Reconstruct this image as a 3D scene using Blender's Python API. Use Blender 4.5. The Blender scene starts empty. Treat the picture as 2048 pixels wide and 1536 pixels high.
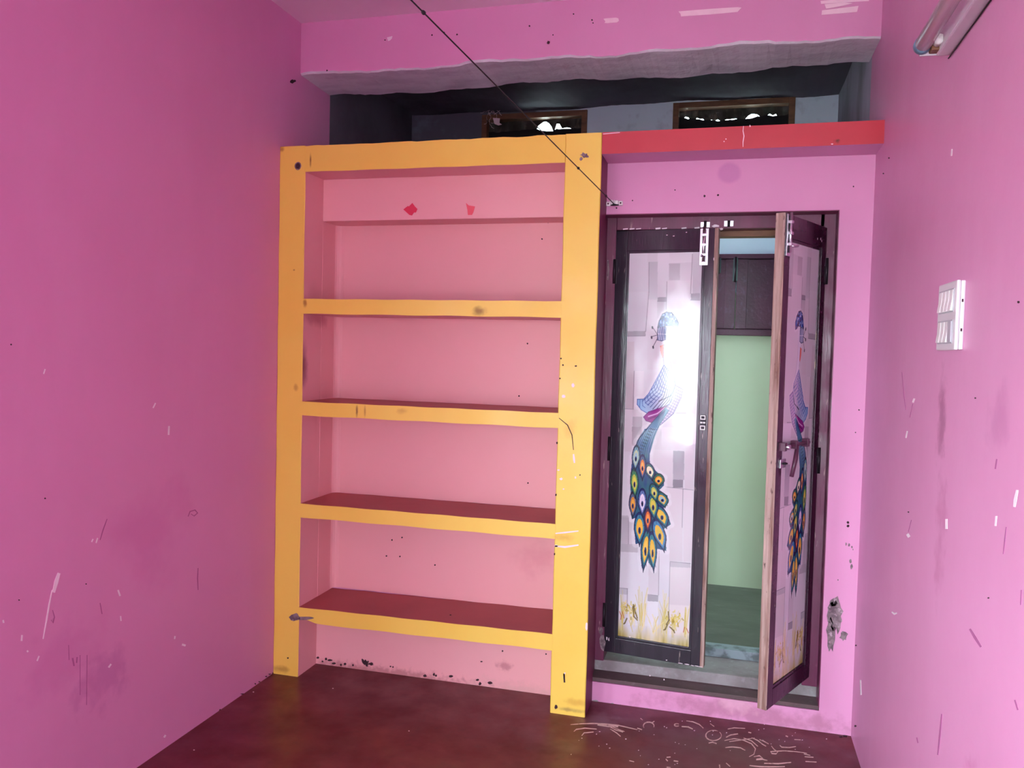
import bpy, bmesh, math, random
import numpy as np
from mathutils import Vector, Matrix
random.seed(7); rng = np.random.default_rng(5)
sc = bpy.context.scene
COL = sc.collection
PI = math.pi

# ------------------------------------------------------------------ camera
FPX, YAW, PITCH, ROLL, EYE = 1640.2, 0.2613, 0.0417, 0.0251, 1.2955
cy_, sy_ = math.cos(YAW), math.sin(YAW)
_r = Vector((cy_, sy_, 0)); _f = Vector((-sy_, cy_, 0)); _u = Vector((0, 0, 1))
cp, sp = math.cos(PITCH), math.sin(PITCH)
_f, _u = _f*cp - _u*sp, _u*cp + _f*sp
cr, sr = math.cos(ROLL), math.sin(ROLL)
_r, _u = _r*cr + _u*sr, _u*cr - _r*sr
CAM = Vector((0, 0, EYE))
cd = bpy.data.cameras.new('camera'); cam = bpy.data.objects.new('camera', cd); COL.objects.link(cam)
cd.sensor_fit = 'HORIZONTAL'; cd.sensor_width = 36; cd.lens = FPX/2048*36; cd.clip_start = 0.02
cam.matrix_world = Matrix(((_r.x, _u.x, -_f.x, CAM.x), (_r.y, _u.y, -_f.y, CAM.y), (_r.z, _u.z, -_f.z, CAM.z), (0, 0, 0, 1)))
sc.camera = cam
def at(u, v, ax, val):
    """the point where the sight line of photo pixel (u, v) meets the plane axis = val"""
    d = _f + _r*((u-1024)/FPX) - _u*((v-768)/FPX)
    t = (val - CAM[ax])/d[ax]
    return CAM + d*t

# ------------------------------------------------------------------ sky, light, exposure
w = bpy.data.worlds.new('sky'); sc.world = w; w.use_nodes = True
bg = w.node_tree.nodes['Background']
bg.inputs['Color'].default_value = (0.80, 0.94, 1.0, 1); bg.inputs['Strength'].default_value = 30.0
sc.view_settings.view_transform = 'Standard'; sc.view_settings.look = 'None'
sc.view_settings.exposure = 0.58; sc.view_settings.gamma = 1.0
try: sc.view_settings.use_curve_mapping = False
except Exception: pass
sc.cycles.max_bounces = 10; sc.cycles.diffuse_bounces = 8; sc.cycles.use_denoising = True

# main planes of the room (metres)
DY, DW = 2.832, 2.979            # face of the shelf frame and ledge / face of the door wall and beam
XL, XR = -1.701, 0.439
XS = -0.459                      # right side of the shelf frame
ZB, ZC = 2.369, 2.571            # underside of beam, ceiling
YBK = 3.18                       # back of the door wall
YH = 4.15                        # far wall of loft and passage
YR = -2.6                        # wall behind the camera
ZL0, ZL1 = 1.976, 2.05           # loft slab
WIN = (-2.50, -1.15, 0.35, 1.82) # opening of the left wall behind the camera: y0,y1,z0,z1
WIN2 = (0.15, 0.75, 0.70, 1.50)   # unseen small window, added in the left wall to brighten the right wall
RDOOR = (-0.20, 0.42, 1.95)       # doorway in the wall behind the camera: x0,x1,z1
HWIN = (3.35, 4.06, 1.38, 1.95)  # opening at the left end of the passage

def portal(name, loc, rot, sx, sy):
    l = bpy.data.lights.new(name, 'AREA'); l.shape = 'RECTANGLE'; l.size = sx; l.size_y = sy
    l.cycles.is_portal = True
    o = bpy.data.objects.new(name, l); COL.objects.link(o); o.location = loc; o.rotation_euler = rot
portal('window_portal', (XL-0.08, (WIN[0]+WIN[1])/2, (WIN[2]+WIN[3])/2), (0, -PI/2, 0), WIN[3]-WIN[2], WIN[1]-WIN[0])
portal('side_portal', (XL-0.08, (WIN2[0]+WIN2[1])/2, (WIN2[2]+WIN2[3])/2), (0, -PI/2, 0), WIN2[3]-WIN2[2], WIN2[1]-WIN2[0])
portal('door_portal', ((RDOOR[0]+RDOOR[1])/2, YR-.05, RDOOR[2]/2), (PI/2, 0, 0), RDOOR[1]-RDOOR[0], RDOOR[2])
portal('passage_portal', (XL-0.10, (HWIN[0]+HWIN[1])/2, (HWIN[2]+HWIN[3])/2), (0, -PI/2, 0), HWIN[3]-HWIN[2], HWIN[1]-HWIN[0])

# ------------------------------------------------------------------ materials
def lin(c):
    return tuple(((x/255)/12.92 if x/255 <= .04045 else ((x/255+.055)/1.055)**2.4) for x in c)
class Mt:
    def __init__(s, name, rgb, rough=.5, metal=0, spec=.5):
        m = bpy.data.materials.new(name); m.use_nodes = True; s.m = m; s.nt = m.node_tree
        s.b = s.nt.nodes['Principled BSDF']; s.rough = rough
        s.b.inputs['Base Color'].default_value = (*lin(rgb), 1)
        s.b.inputs['Roughness'].default_value = rough; s.b.inputs['Metallic'].default_value = metal
        s.b.inputs['Specular IOR Level'].default_value = spec
        s.col = None; s.rgb = rgb; s.co = None
    def n(s, t, **k):
        x = s.nt.nodes.new(t)
        for a, b in k.items(): setattr(x, a, b)
        return x
    def link(s, a, b): s.nt.links.new(a, b)
    def coord(s):
        if s.co is None: s.co = s.n('ShaderNodeTexCoord').outputs['Object']
        return s.co
    def noise(s, scale, detail=4, stretch=(1, 1, 1), rough=.55):
        mp = s.n('ShaderNodeMapping'); s.link(s.coord(), mp.inputs[0]); mp.inputs['Scale'].default_value = stretch
        t = s.n('ShaderNodeTexNoise'); s.link(mp.outputs[0], t.inputs['Vector'])
        t.inputs['Scale'].default_value = scale; t.inputs['Detail'].default_value = detail; t.inputs['Roughness'].default_value = rough
        return t.outputs['Fac']
    def mrange(s, sock, a, b, c=0, d=1, smooth=False):
        r = s.n('ShaderNodeMapRange'); s.link(sock, r.inputs[0])
        if smooth: r.interpolation_type = 'SMOOTHSTEP'
        for i, v in zip((1, 2, 3, 4), (a, b, c, d)): r.inputs[i].default_value = v
        return r.outputs[0]
    def base(s):
        if s.col is None:
            r = s.n('ShaderNodeRGB'); r.outputs[0].default_value = (*lin(s.rgb), 1); s.col = r.outputs[0]
        return s.col
    def mix(s, fac, rgb):
        x = s.n('ShaderNodeMix', data_type='RGBA'); s.link(fac, x.inputs[0]); s.link(s.base(), x.inputs[6])
        x.inputs[7].default_value = (*lin(rgb), 1); s.col = x.outputs[2]; return s
    def blotch(s, rgb, scale, lo, hi, stretch=(1, 1, 1), amt=1, detail=4):
        return s.mix(s.mrange(s.noise(scale, detail, stretch), lo, hi, 0, amt), rgb)
    def stain(s, c, rad, rgb, amt=.6, ns=14, na=.8, edge=.1):
        a = s.n('ShaderNodeVectorMath', operation='SUBTRACT'); s.link(s.coord(), a.inputs[0]); a.inputs[1].default_value = c
        d = s.n('ShaderNodeVectorMath', operation='DIVIDE'); s.link(a.outputs[0], d.inputs[0]); d.inputs[1].default_value = rad
        l = s.n('ShaderNodeVectorMath', operation='LENGTH'); s.link(d.outputs[0], l.inputs[0])
        nz = s.mrange(s.noise(ns, 4), .3, .7, -na/2, na/2)
        ad = s.n('ShaderNodeMath', operation='ADD'); s.link(l.outputs['Value'], ad.inputs[0]); s.link(nz, ad.inputs[1])
        return s.mix(s.mrange(ad.outputs[0], 1, edge, 0, amt, True), rgb)
    def above(s, axis, val, rgb, soft=.004):
        x = s.n('ShaderNodeSeparateXYZ'); s.link(s.coord(), x.inputs[0])
        return s.mix(s.mrange(x.outputs[axis], val-soft, val+soft), rgb)
    def bump(s, scale, strength, dist=.004, stretch=(1, 1, 1), detail=5):
        b = s.n('ShaderNodeBump'); b.inputs['Strength'].default_value = strength; b.inputs['Distance'].default_value = dist
        s.link(s.noise(scale, detail, stretch), b.inputs['Height']); s.link(b.outputs[0], s.b.inputs['Normal']); return s
    def rvar(s, scale, a, b, stretch=(1, 1, 1)):
        s.link(s.mrange(s.noise(scale, 5, stretch), .35, .65, a, b), s.b.inputs['Roughness']); return s
    def done(s):
        if s.col is not None: s.link(s.col, s.b.inputs['Base Color'])
        return s.m
PINK = (213, 149, 189)
def pink(name, streak=(1, 1, .25), spec=.35):
    m = Mt(name, PINK, .42, spec=spec)
    m.blotch((206, 142, 180), 1.6, .4, .7, amt=.5).blotch((220, 166, 202), 5, .5, .75, streak, amt=.2)
    m.bump(38, .12, .004).rvar(4, .40, .50)
    return m
M = {}
m = pink('pink_left_wall')
m.stain((XL, 1.93, .33), (.3, .14, .10), (160, 90, 150), .35, 22).stain((XL, 1.78, .45), (.3, .17, .12), (196, 116, 170), .35, 12)
m.stain((XL, 2.12, .72), (.3, .22, .2), (196, 110, 168), .4, 6)
M['pink_left'] = m.done()
m = pink('pink_right_wall', (1.4, 1.4, .2), .45)
m.stain((XR, 1.935, 1.17), (.2, .045, .14), (132, 60, 98), .6, 18).stain((XR, 1.90, .92), (.2, .06, .16), (165, 84, 126), .35, 22)
m.stain((XR, 1.60, .52), (.2, .10, .09), (176, 98, 140), .5, 20).stain((XR, 1.95, .12), (.2, .012, .10), (122, 52, 84), .7, 30)
m.stain((XR, 1.55, 1.2), (.2, .09, .07), (170, 96, 148), .35, 16)
M['pink_right'] = m.done()
m = pink('pink_door_wall')
m.stain((-.03, DW, 1.93), (.045, .1, .04), (186, 120, 172), .6, 10, .2, .6).stain((.12, DW, .03), (.5, .1, .05), (150, 92, 110), .5, 25)
m.stain((.06, DW, .06), (.09, .1, .05), (220, 170, 190), .6, 30)
M['pink'] = m.done()
M['pink_beam'] = pink('pink_beam').done()
M['plaster'] = Mt('grey_plaster', (222, 224, 228), .8).blotch((190, 190, 198), 6, .45, .7, (1, 3, 1), .7).blotch((206, 200, 206), 20, .55, .7, amt=.6).bump(30, .45, .01).done()
M['ceiling'] = Mt('ceiling_whitewash', (234, 216, 226), .7).blotch((222, 200, 214), 2.5, .4, .7, amt=.6).bump(30, .12).done()
m = Mt('red_oxide_floor', (104, 38, 44), .38, spec=.5)
m.blotch((78, 24, 30), 2.2, .4, .65, amt=.6).blotch((132, 74, 72), 9, .5, .8, amt=.45).blotch((70, 40, 44), 26, .55, .75, amt=.4)
m.stain((.02, 2.70, 0), (.75, .22, .2), (112, 72, 76), .7, 9, 1.0, .2).stain((-.35, 2.55, 0), (.16, .3, .2), (120, 70, 48), .5, 8)
m.stain((-.40, 2.83, 0), (.09, .10, .2), (132, 108, 112), .6, 14)
m.bump(16, .12, .004).rvar(7, .28, .55); M['floor'] = m.done()
YEL = (236, 212, 92)
m = Mt('yellow_enamel', YEL, .4)
m.blotch((232, 196, 74), 3, .4, .7, amt=.5)
def sp(u, v, r, rgb, amt=.8, ns=30, na=.5):
    p = at(u, v, 1, DY); m.stain(tuple(p), (r[0], .05, r[1]), rgb, amt, ns, na)
sp(958, 622, (.035, .022), (120, 84, 20), .8); sp(714, 822, (.007, .03), (92, 52, 16), .9, 40); sp(730, 822, (.006, .03), (140, 88, 20), .6)
sp(610, 606, (.012, .02), (120, 60, 20), .7); sp(621, 320, (.006, .035), (120, 70, 16), .9, 20); sp(563, 298, (.02, .016), (140, 84, 24), .7)
sp(805, 822, (.03, .015), (160, 104, 22), .4); sp(592, 775, (.015, .02), (150, 90, 20), .5); sp(588, 540, (.008, .006), (120, 70, 20), .8)
sp(1128, 1075, (.05, .02), (190, 146, 40), .5); sp(1140, 860, (.03, .05), (212, 160, 40), .4); sp(1155, 1405, (.06, .02), (190, 140, 44), .5)
sp(1140, 1420, (.07, .012), (120, 100, 60), .6); sp(560, 1338, (.06, .02), (120, 70, 20), .5)
m.bump(24, .08).rvar(8, .3, .5); M['yellow'] = m.done()
m = Mt('salmon_paint', (230, 176, 176), .55, spec=.3)
m.blotch((226, 168, 166), 2, .4, .7, amt=.5)
m.stain((-1.59, 2.84, 1.21), (.06, .045, .12), (96, 44, 56), .75, 10, .5).stain((-1.59, 2.95, 1.40), (.05, .1, .05), (150, 66, 84), .5, 8)
m.stain((-1.27, DW, .0), (.5, .05, .035), (140, 84, 80), .5, 40, .9).stain((-.75, DW, .0), (.25, .05, .05), (206, 166, 158), .6, 30)
m.stain((-.80, DW, .09), (.04, .05, .03), (170, 108, 112), .6, 40).stain((-.72, 3.1, .48), (.12, .05, .10), (204, 130, 140), .4, 10)
m.bump(26, .1); M['salmon'] = m.done()
M['shelf_top'] = Mt('red_shelf_top', (168, 92, 90), .5, spec=.3).blotch((150, 78, 78), 4, .4, .7, amt=.6).bump(20, .08).done()
M['red'] = Mt('red_ledge_paint', (190, 56, 68), .42).blotch((176, 46, 58), 4, .4, .7, amt=.6).stain((.30, DY, 1.99), (.014, .05, .01), (70, 30, 20), .9, 60).bump(22, .1).done()
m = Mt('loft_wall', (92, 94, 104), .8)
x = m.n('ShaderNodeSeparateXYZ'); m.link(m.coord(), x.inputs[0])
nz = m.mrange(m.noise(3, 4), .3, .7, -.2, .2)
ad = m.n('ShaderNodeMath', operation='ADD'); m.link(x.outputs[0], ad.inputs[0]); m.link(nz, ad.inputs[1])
m.mix(m.mrange(ad.outputs[0], -1.0, -.72), (206, 226, 236))  # left stays dark, right turns pale: shade and daylight put into the colour
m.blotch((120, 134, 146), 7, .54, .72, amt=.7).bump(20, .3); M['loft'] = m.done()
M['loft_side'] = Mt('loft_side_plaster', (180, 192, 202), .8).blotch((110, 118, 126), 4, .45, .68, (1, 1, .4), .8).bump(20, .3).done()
M['loft_dark'] = Mt('loft_shaded_plaster', (104, 104, 114), .85).blotch((72, 72, 80), 3, .4, .7, amt=.8).bump(14, .4).done()  # grey darkened so that the loft's shade sits in the colour
M['concrete'] = Mt('dusty_concrete', (148, 146, 146), .85).blotch((112, 104, 104), 8, .4, .7, amt=.8).blotch((170, 172, 174), 40, .55, .75, amt=.5).bump(60, .4, .004).done()
M['tread'] = Mt('dark_cement_tread', (96, 76, 78), .7).blotch((74, 60, 62), 9, .4, .7, amt=.7).blotch((120, 106, 108), 50, .6, .75, amt=.5).bump(50, .25).done()
M['hall_floor'] = Mt('passage_floor_cement', (96, 104, 94), .55).blotch((70, 78, 70), 4, .4, .7, (1, 2, 1), .7).blotch((118, 126, 120), 14, .58, .75, (1, 4, 1), .5).bump(20, .2).done()
M['step_edge'] = Mt('pale_step_edge', (140, 158, 164), .7).blotch((92, 104, 104), 18, .48, .62, amt=.9).bump(40, .3).done()
M['green'] = Mt('green_wall', (186, 208, 178), .5, spec=.3).blotch((176, 198, 164), 3, .4, .7, amt=.5).above(2, 1.60, (206, 240, 248)).bump(30, .08).done()
def plum(name, c, worn):
    m = Mt(name, c, .35)
    m.blotch(tuple(int(x*.75) for x in c), 5, .4, .7, (4, 4, .4), .7)
    m.blotch(worn, 34, .66, .72, (2, 2, .3), .8)
    m.bump(40, .25, .003, (3, 3, .3)).rvar(12, .28, .5); return m
M['plum'] = plum('plum_enamel', (106, 28, 72), (176, 132, 140)).done()
M['reveal'] = Mt('plum_reveal_and_shaded_side', (122, 42, 82), .5).blotch((108, 34, 72), 4, .4, .7, amt=.6).bump(30, .1).done()
M['leaf_dark'] = plum('dark_door_enamel', (46, 42, 52), (150, 140, 136)).rvar(8, .06, .22).done()
M['leaf_plum'] = plum('dark_plum_door_enamel', (58, 26, 48), (150, 130, 110)).rvar(8, .2, .4).done()
m = Mt('weathered_wood', (170, 148, 138), .75)
m.blotch((112, 74, 60), 9, .42, .66, (6, 6, .35), .9).blotch((206, 180, 166), 16, .56, .72, (8, 8, .4), .7).blotch((58, 32, 30), 30, .64, .72, (3, 3, .8), .8).bump(24, .5, .004, (8, 8, .5)); M['wood'] = m.done()
M['brown_wood'] = Mt('brown_frame_wood', (120, 82, 52), .55).blotch((84, 54, 34), 14, .4, .7, (1, 4, 4), .8).bump(30, .3).done()
m = Mt('purple_shutter_enamel', (74, 34, 58), .42); m.blotch((46, 26, 40), 6, .4, .7, amt=.7).blotch((96, 78, 104), 60, .58, .7, (1, 1, .5), .35).bump(70, .4, .003); M['shutter'] = m.done()
M['chrome'] = Mt('aluminium', (214, 218, 222), .28, metal=1).blotch((170, 176, 180), 30, .5, .7, amt=.5).done()
M['dark_metal'] = Mt('blackened_iron', (44, 36, 44), .45, metal=.6).bump(60, .2).done()
M['maroon_metal'] = Mt('maroon_painted_iron', (84, 42, 66), .4).bump(60, .2).done()
M['green_metal'] = Mt('tarnished_bolt', (64, 84, 82), .4, metal=.5).bump(60, .2).done()
M['black'] = Mt('black_cable', (22, 20, 24), .6).bump(60, .2).done()
M['porcelain'] = Mt('white_porcelain', (234, 238, 234), .3).blotch((206, 208, 200), 40, .5, .7, amt=.5).done()
M['switch'] = Mt('white_switch_plastic', (216, 216, 218), .3).blotch((204, 204, 206), 8, .5, .7, amt=.4).done()
M['switch_shade'] = Mt('grey_switch_plastic', (176, 178, 184), .35).bump(60, .03).done()
M['tube'] = Mt('tube_glass_white', (226, 218, 224), .16, spec=.6).blotch((214, 206, 212), 6, .5, .7, amt=.4).done()
M['batten'] = Mt('white_batten_enamel', (196, 188, 196), .22, spec=.6).blotch((182, 172, 182), 8, .5, .7, amt=.4).done()
M['cap'] = Mt('blue_lamp_cap', (112, 150, 170), .35, metal=.4).blotch((60, 84, 100), 60, .5, .65, amt=.7).done()
M['tape'] = Mt('white_tape', (238, 212, 222), .5).blotch((226, 196, 208), 20, .5, .7, amt=.4).done()
M['paper'] = Mt('red_paper', (214, 52, 84), .6).blotch((196, 40, 74), 20, .5, .7, amt=.4).done()
M['paper2'] = Mt('faded_red_paper', (228, 96, 108), .6).blotch((216, 84, 96), 20, .5, .7, amt=.4).done()
M['chalk'] = Mt('chalk', (222, 196, 186), .9).blotch((160, 120, 112), 60, .5, .65, amt=.7).done()
M['chip'] = Mt('chipped_white', (236, 226, 232), .8).blotch((220, 208, 214), 60, .5, .7, amt=.5).done()
M['pit'] = Mt('dark_pit', (56, 34, 40), .9).bump(90, .3).done()
M['scuff'] = Mt('purple_scuff', (168, 96, 144), .7).blotch((150, 80, 126), 40, .5, .7, amt=.5).done()
m = Mt('bare_plaster_patch', (142, 126, 130), .9); m.blotch((98, 82, 90), 40, .42, .6, amt=.9).blotch((196, 176, 186), 70, .58, .7, amt=.8).bump(60, .8, .01); M['patch'] = m.done()
m = Mt('sooty_plastic', (40, 36, 30), .3); m.blotch((110, 100, 84), 22, .56, .72, (1, 1, .4), .8).bump(30, .6, .01); M['plastic'] = m.done()
tr = m.n('ShaderNodeBsdfTranslucent'); tr.inputs[0].default_value = (.8, .9, .8, 1)
mx = m.n('ShaderNodeMixShader'); m.link(m.mrange(m.noise(26, 5, (1, 1, .5)), .46, .7, 0, .05), mx.inputs[0])
m.link(m.b.outputs[0], mx.inputs[1]); m.link(tr.outputs[0], mx.inputs[2])
m.link(mx.outputs[0], [q for q in m.nt.nodes if q.type == 'OUTPUT_MATERIAL'][0].inputs['Surface'])
M['black_cloth'] = Mt('black_cloth', (16, 16, 20), .9).bump(40, .4).done()
M['ground'] = Mt('yard_ground', (176, 174, 168), .9).blotch((160, 158, 152), .5, .4, .7, amt=.7).bump(3, .3).done()
g = Mt('dusty_pane', (232, 244, 246), .08); g.b.inputs['Transmission Weight'].default_value = .95; g.b.inputs['IOR'].default_value = 1.1; g.blotch((214, 226, 226), 14, .5, .7, (1, 1, .4), .6); M['pane'] = g.done()
pm = Mt('laminate_print', (200, 200, 204), .1, spec=.55)
va = pm.n('ShaderNodeVertexColor'); va.layer_name = 'print'; pm.col = va.outputs['Color']; pm.rvar(14, .03, .2, (1, 1, .6)).bump(5, .05, .004); M['print'] = pm.done()

# ------------------------------------------------------------------ mesh helpers
AX = {'-x': (-1, 0, 0), '+x': (1, 0, 0), '-y': (0, -1, 0), '+y': (0, 1, 0), '-z': (0, 0, -1), '+z': (0, 0, 1)}
def mk(name, bm, mats, parent=None, smooth=False):
    me = bpy.data.meshes.new(name); bm.normal_update(); bm.to_mesh(me); bm.free()
    for q in (mats if isinstance(mats, (list, tuple)) else [mats]): me.materials.append(M[q])
    if smooth:
        for p in me.polygons: p.use_smooth = True
    o = bpy.data.objects.new(name, me); COL.objects.link(o)
    if parent is not None: o.parent = parent
    return o
def tag(o, label=None, cat=None, group=None, kind=None):
    if label: o['label'] = label
    if cat: o['category'] = cat
    if group: o['group'] = group
    if kind: o['kind'] = kind
    return o
def struct(o, label, cat): return tag(o, label, cat, None, 'structure')
def empty(name, loc, rz=0):
    o = bpy.data.objects.new(name, None); o.empty_display_size = .1; COL.objects.link(o); o.location = loc; o.rotation_euler = (0, 0, rz); return o
def box(bm, a, b, faces=None, bev=0):
    """box between corners a and b; faces = {'-y': material index}"""
    t = bmesh.new()
    bmesh.ops.create_cube(t, size=1)
    for v in t.verts:
        for i in range(3): v.co[i] = (a[i]+b[i])/2 + v.co[i]*abs(b[i]-a[i])
    t.normal_update()
    if faces:
        for f in t.faces:
            for k, mi in faces.items():
                if f.normal.dot(Vector(AX[k])) > .9: f.material_index = mi
    if bev: bmesh.ops.bevel(t, geom=t.edges[:], offset=bev, segments=2, profile=.6, affect='EDGES')
    me = bpy.data.meshes.new('tmp'); t.to_mesh(me); t.free(); bm.from_mesh(me); bpy.data.meshes.remove(me)
def bx(name, a, b, mats, parent=None, faces=None, bev=.0015):
    bm = bmesh.new(); box(bm, a, b, faces, bev); return mk(name, bm, mats, parent)
def boxes(name, lst, mats, parent=None, faces=None, bev=0):
    bm = bmesh.new()
    for a, b in lst: box(bm, a, b, faces, bev)
    return mk(name, bm, mats, parent)
def tube(bm, pts, r, n=8, caps=True):
    pts = [Vector(p) for p in pts]; rings = []
    rs = r if isinstance(r, (list, tuple)) else [r]*len(pts)
    for i, p in enumerate(pts):
        d = (pts[min(i+1, len(pts)-1)] - pts[max(i-1, 0)]).normalized()
        a = d.cross(Vector((0, 0, 1)));  a = a if a.length > .05 else d.cross(Vector((1, 0, 0)))
        a.normalize(); b = d.cross(a).normalized()
        rings.append([bm.verts.new(p + (a*math.cos(2*PI*k/n) + b*math.sin(2*PI*k/n))*rs[i]) for k in range(n)])
    for i in range(len(rings)-1):
        for k in range(n): bm.faces.new((rings[i][k], rings[i][(k+1) % n], rings[i+1][(k+1) % n], rings[i+1][k]))
    if caps: bm.faces.new(rings[0]); bm.faces.new(list(reversed(rings[-1])))
def tb(name, pts, r, mat, parent=None, n=8, smooth=True):
    bm = bmesh.new(); tube(bm, pts, r, n); bmesh.ops.recalc_face_normals(bm, faces=bm.faces[:]); return mk(name, bm, mat, parent, smooth)
def prism(bm, pts, nrm, th):
    """a thin plate: outline pts (3D), thickness th along nrm"""
    nv = Vector(nrm)*th
    lo = [bm.verts.new(Vector(p)) for p in pts]; hi = [bm.verts.new(Vector(p)+nv) for p in pts]
    n = len(pts)
    try:
        bm.faces.new(lo); bm.faces.new(hi)
        for i in range(n): bm.faces.new((lo[i], lo[(i+1) % n], hi[(i+1) % n], hi[i]))
    except ValueError: pass
PL = {'left': (0, XL, (1, 0, 0)), 'right': (0, XR, (-1, 0, 0)), 'door': (1, DW, (0, -1, 0)), 'frame': (1, DY, (0, -1, 0)), 'floor': (2, 0, (0, 0, 1)),
      'niche': (1, 3.105, (0, -1, 0)), 'panel': (1, DW-.0035, (0, -1, 0))}
def px(pl, pts, lift=0):
    ax, val, n = PL[pl]; return [at(u, v, ax, val) + Vector(n)*lift for u, v in pts]
def blob(u, v, rx, ry, n=9, j=.35):
    return [(u+rx*(1-j*random.random())*math.cos(2*PI*k/n), v+ry*(1-j*random.random())*math.sin(2*PI*k/n)) for k in range(n)]
def stroke(pts, wd):
    L = []; R_ = []
    for i, (u, v) in enumerate(pts):
        a = pts[max(i-1, 0)]; b = pts[min(i+1, len(pts)-1)]
        dx, dy = b[0]-a[0], b[1]-a[1]; l = math.hypot(dx, dy) or 1
        q = wd*(.35+.65*math.sin(PI*(i+.5)/len(pts)))/2
        L.append((u-dy/l*q, v+dx/l*q)); R_.append((u+dy/l*q, v-dx/l*q))
    return L + R_[::-1]
def arc(u, v, rx, ry, a0, a1, n=9):
    return [(u+rx*math.cos(math.radians(a0+(a1-a0)*k/(n-1))), v+ry*math.sin(math.radians(a0+(a1-a0)*k/(n-1)))) for k in range(n)]
def decals(name, pl, polys, mat, parent, th=.0006, lift=0):
    bm = bmesh.new(); nrm = PL[pl][2]
    for p in polys: prism(bm, px(pl, p, lift), nrm, th)
    bmesh.ops.recalc_face_normals(bm, faces=bm.faces[:])
    return tag(mk(name, bm, mat, parent), kind='stuff')

# ------------------------------------------------------------------ the setting
T = .2
floor = struct(bx('floor', (XL-T, YR-T, -.12), (XR+T, DW+.1, 0), 'floor', bev=0), 'dark red oxide cement floor with chalk scribbles near the door', 'floor')
struct(bx('ceiling', (XL-T, YR-T, ZC), (XR+T, DW+.1, ZC+.12), 'ceiling', bev=0), 'pale mauve whitewashed ceiling above the pink beam', 'ceiling')
y0, y1, z0, z1 = WIN
wl = boxes('wall_left', [((XL-.1, YR, 0), (XL, y0, ZC)), ((XL-.1, y1, 0), (XL, WIN2[0], ZC)), ((XL-.1, WIN2[1], 0), (XL, 3.228, ZC)), ((XL-.1, WIN2[0], 0), (XL, WIN2[1], WIN2[2])), ((XL-.1, WIN2[0], WIN2[3]), (XL, WIN2[1], ZC)), ((XL-.1, y0, 0), (XL, y1, z0)), ((XL-.1, y0, z1), (XL, y1, ZC))], 'pink_left')
struct(wl, 'large pink wall left of the yellow shelf', 'wall')
wr = struct(bx('wall_right', (XR, YR, 0), (XR+T, 3.16, ZC), 'pink_right', bev=0), 'pink wall right of the door carrying tube light and switchboard', 'wall')
struct(boxes('wall_rear', [((XL-T, YR-.1, 0), (RDOOR[0], YR, ZC)), ((RDOOR[1], YR-.1, 0), (XR+T, YR, ZC)), ((RDOOR[0], YR-.1, RDOOR[2]), (RDOOR[1], YR, ZC))], 'pink'), 'pink wall behind the camera', 'wall')
d3 = struct(empty('door_light_blocker', (RDOOR[0], YR, 0)), 'unseen plum door leaf added behind the camera to block light', 'door')  # added, out of view: keeps doorway light off the left part of the shelf
for q in range(4):
    o = bx('plank', (RDOOR[0]-.035, YR+.01+q*.225, .01), (RDOOR[0], YR+.01+q*.225+.222, RDOOR[2]-.02), 'plum', bev=.002)
    o.parent = d3; o.matrix_parent_inverse = Matrix.Translation((-RDOOR[0], -YR, 0))
for zq in (.25, 1.0, 1.65):
    o = bx('ledge_bar', (RDOOR[0]-.06, YR+.02, zq), (RDOOR[0]-.035, YR+.90, zq+.09), 'plum', bev=.002)
    o.parent = d3; o.matrix_parent_inverse = Matrix.Translation((-RDOOR[0], -YR, 0))
fr = bmesh.new()
for a, b in [((XL-.09, y0, z0), (XL-.05, y0+.035, z1)), ((XL-.09, y1-.035, z0), (XL-.05, y1, z1)), ((XL-.09, y0, z0), (XL-.05, y1, z0+.035)), ((XL-.09, y0, z1-.035), (XL-.05, y1, z1))]: box(fr, a, b, None, .002)
struct(mk('window_1', fr, 'plum'), 'wide opening with plum frame in the left wall behind the camera', 'window')
fr = bmesh.new(); y0, y1, z0, z1 = WIN2
for a, b in [((XL-.09, y0, z0), (XL-.05, y0+.03, z1)), ((XL-.09, y1-.03, z0), (XL-.05, y1, z1)), ((XL-.09, y0+.03, z0), (XL-.05, y1-.03, z0+.03)), ((XL-.09, y0+.03, z1-.03), (XL-.05, y1-.03, z1))]: box(fr, a, b, None, .002)
struct(mk('added_window', fr, 'plum'), 'small unseen window with plum frame, added in the left wall to brighten the right wall', 'window')
# the door wall, with the niche of the shelf and the door opening
OX0, OX1, OZ0, OZ1 = -.467, .333, .085, 1.795
NX0, NX1 = -1.592, -.587
wb = boxes('wall_back', [
    ((XL, DW, 0), (NX0, YBK, ZL0)), ((NX0, 3.109, .22), (NX1, YBK, 1.79)), ((NX0, DW, 1.79), (NX1, YBK, ZL0)), ((NX0, DW, 0), (NX1, YBK, .225)),
    ((NX1, DW, 0), (OX0, YBK, ZL0)), ((OX1, DW, 0), (XR, YBK, ZL0)), ((OX0, DW, OZ1), (OX1, YBK, ZL0)), ((OX0, DW, 0), (OX1, 3.062, OZ0-.012))], 'pink')
struct(wb, 'pink wall around the double door behind the yellow shelf frame', 'wall')
sill = boxes('trim_1', [((OX0, DW+.004, OZ0-.011), (OX1, 3.068, OZ0+.003))], 'tread', bev=.002)
struct(sill, 'dark worn cement tread of the raised door sill', 'door sill')
thr = boxes('trim_2', [((OX0, 3.062, 0), (OX1, 3.24, .128))], 'concrete', bev=.006)
struct(thr, 'pale dusty concrete threshold strip under the door leaves', 'threshold')
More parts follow.
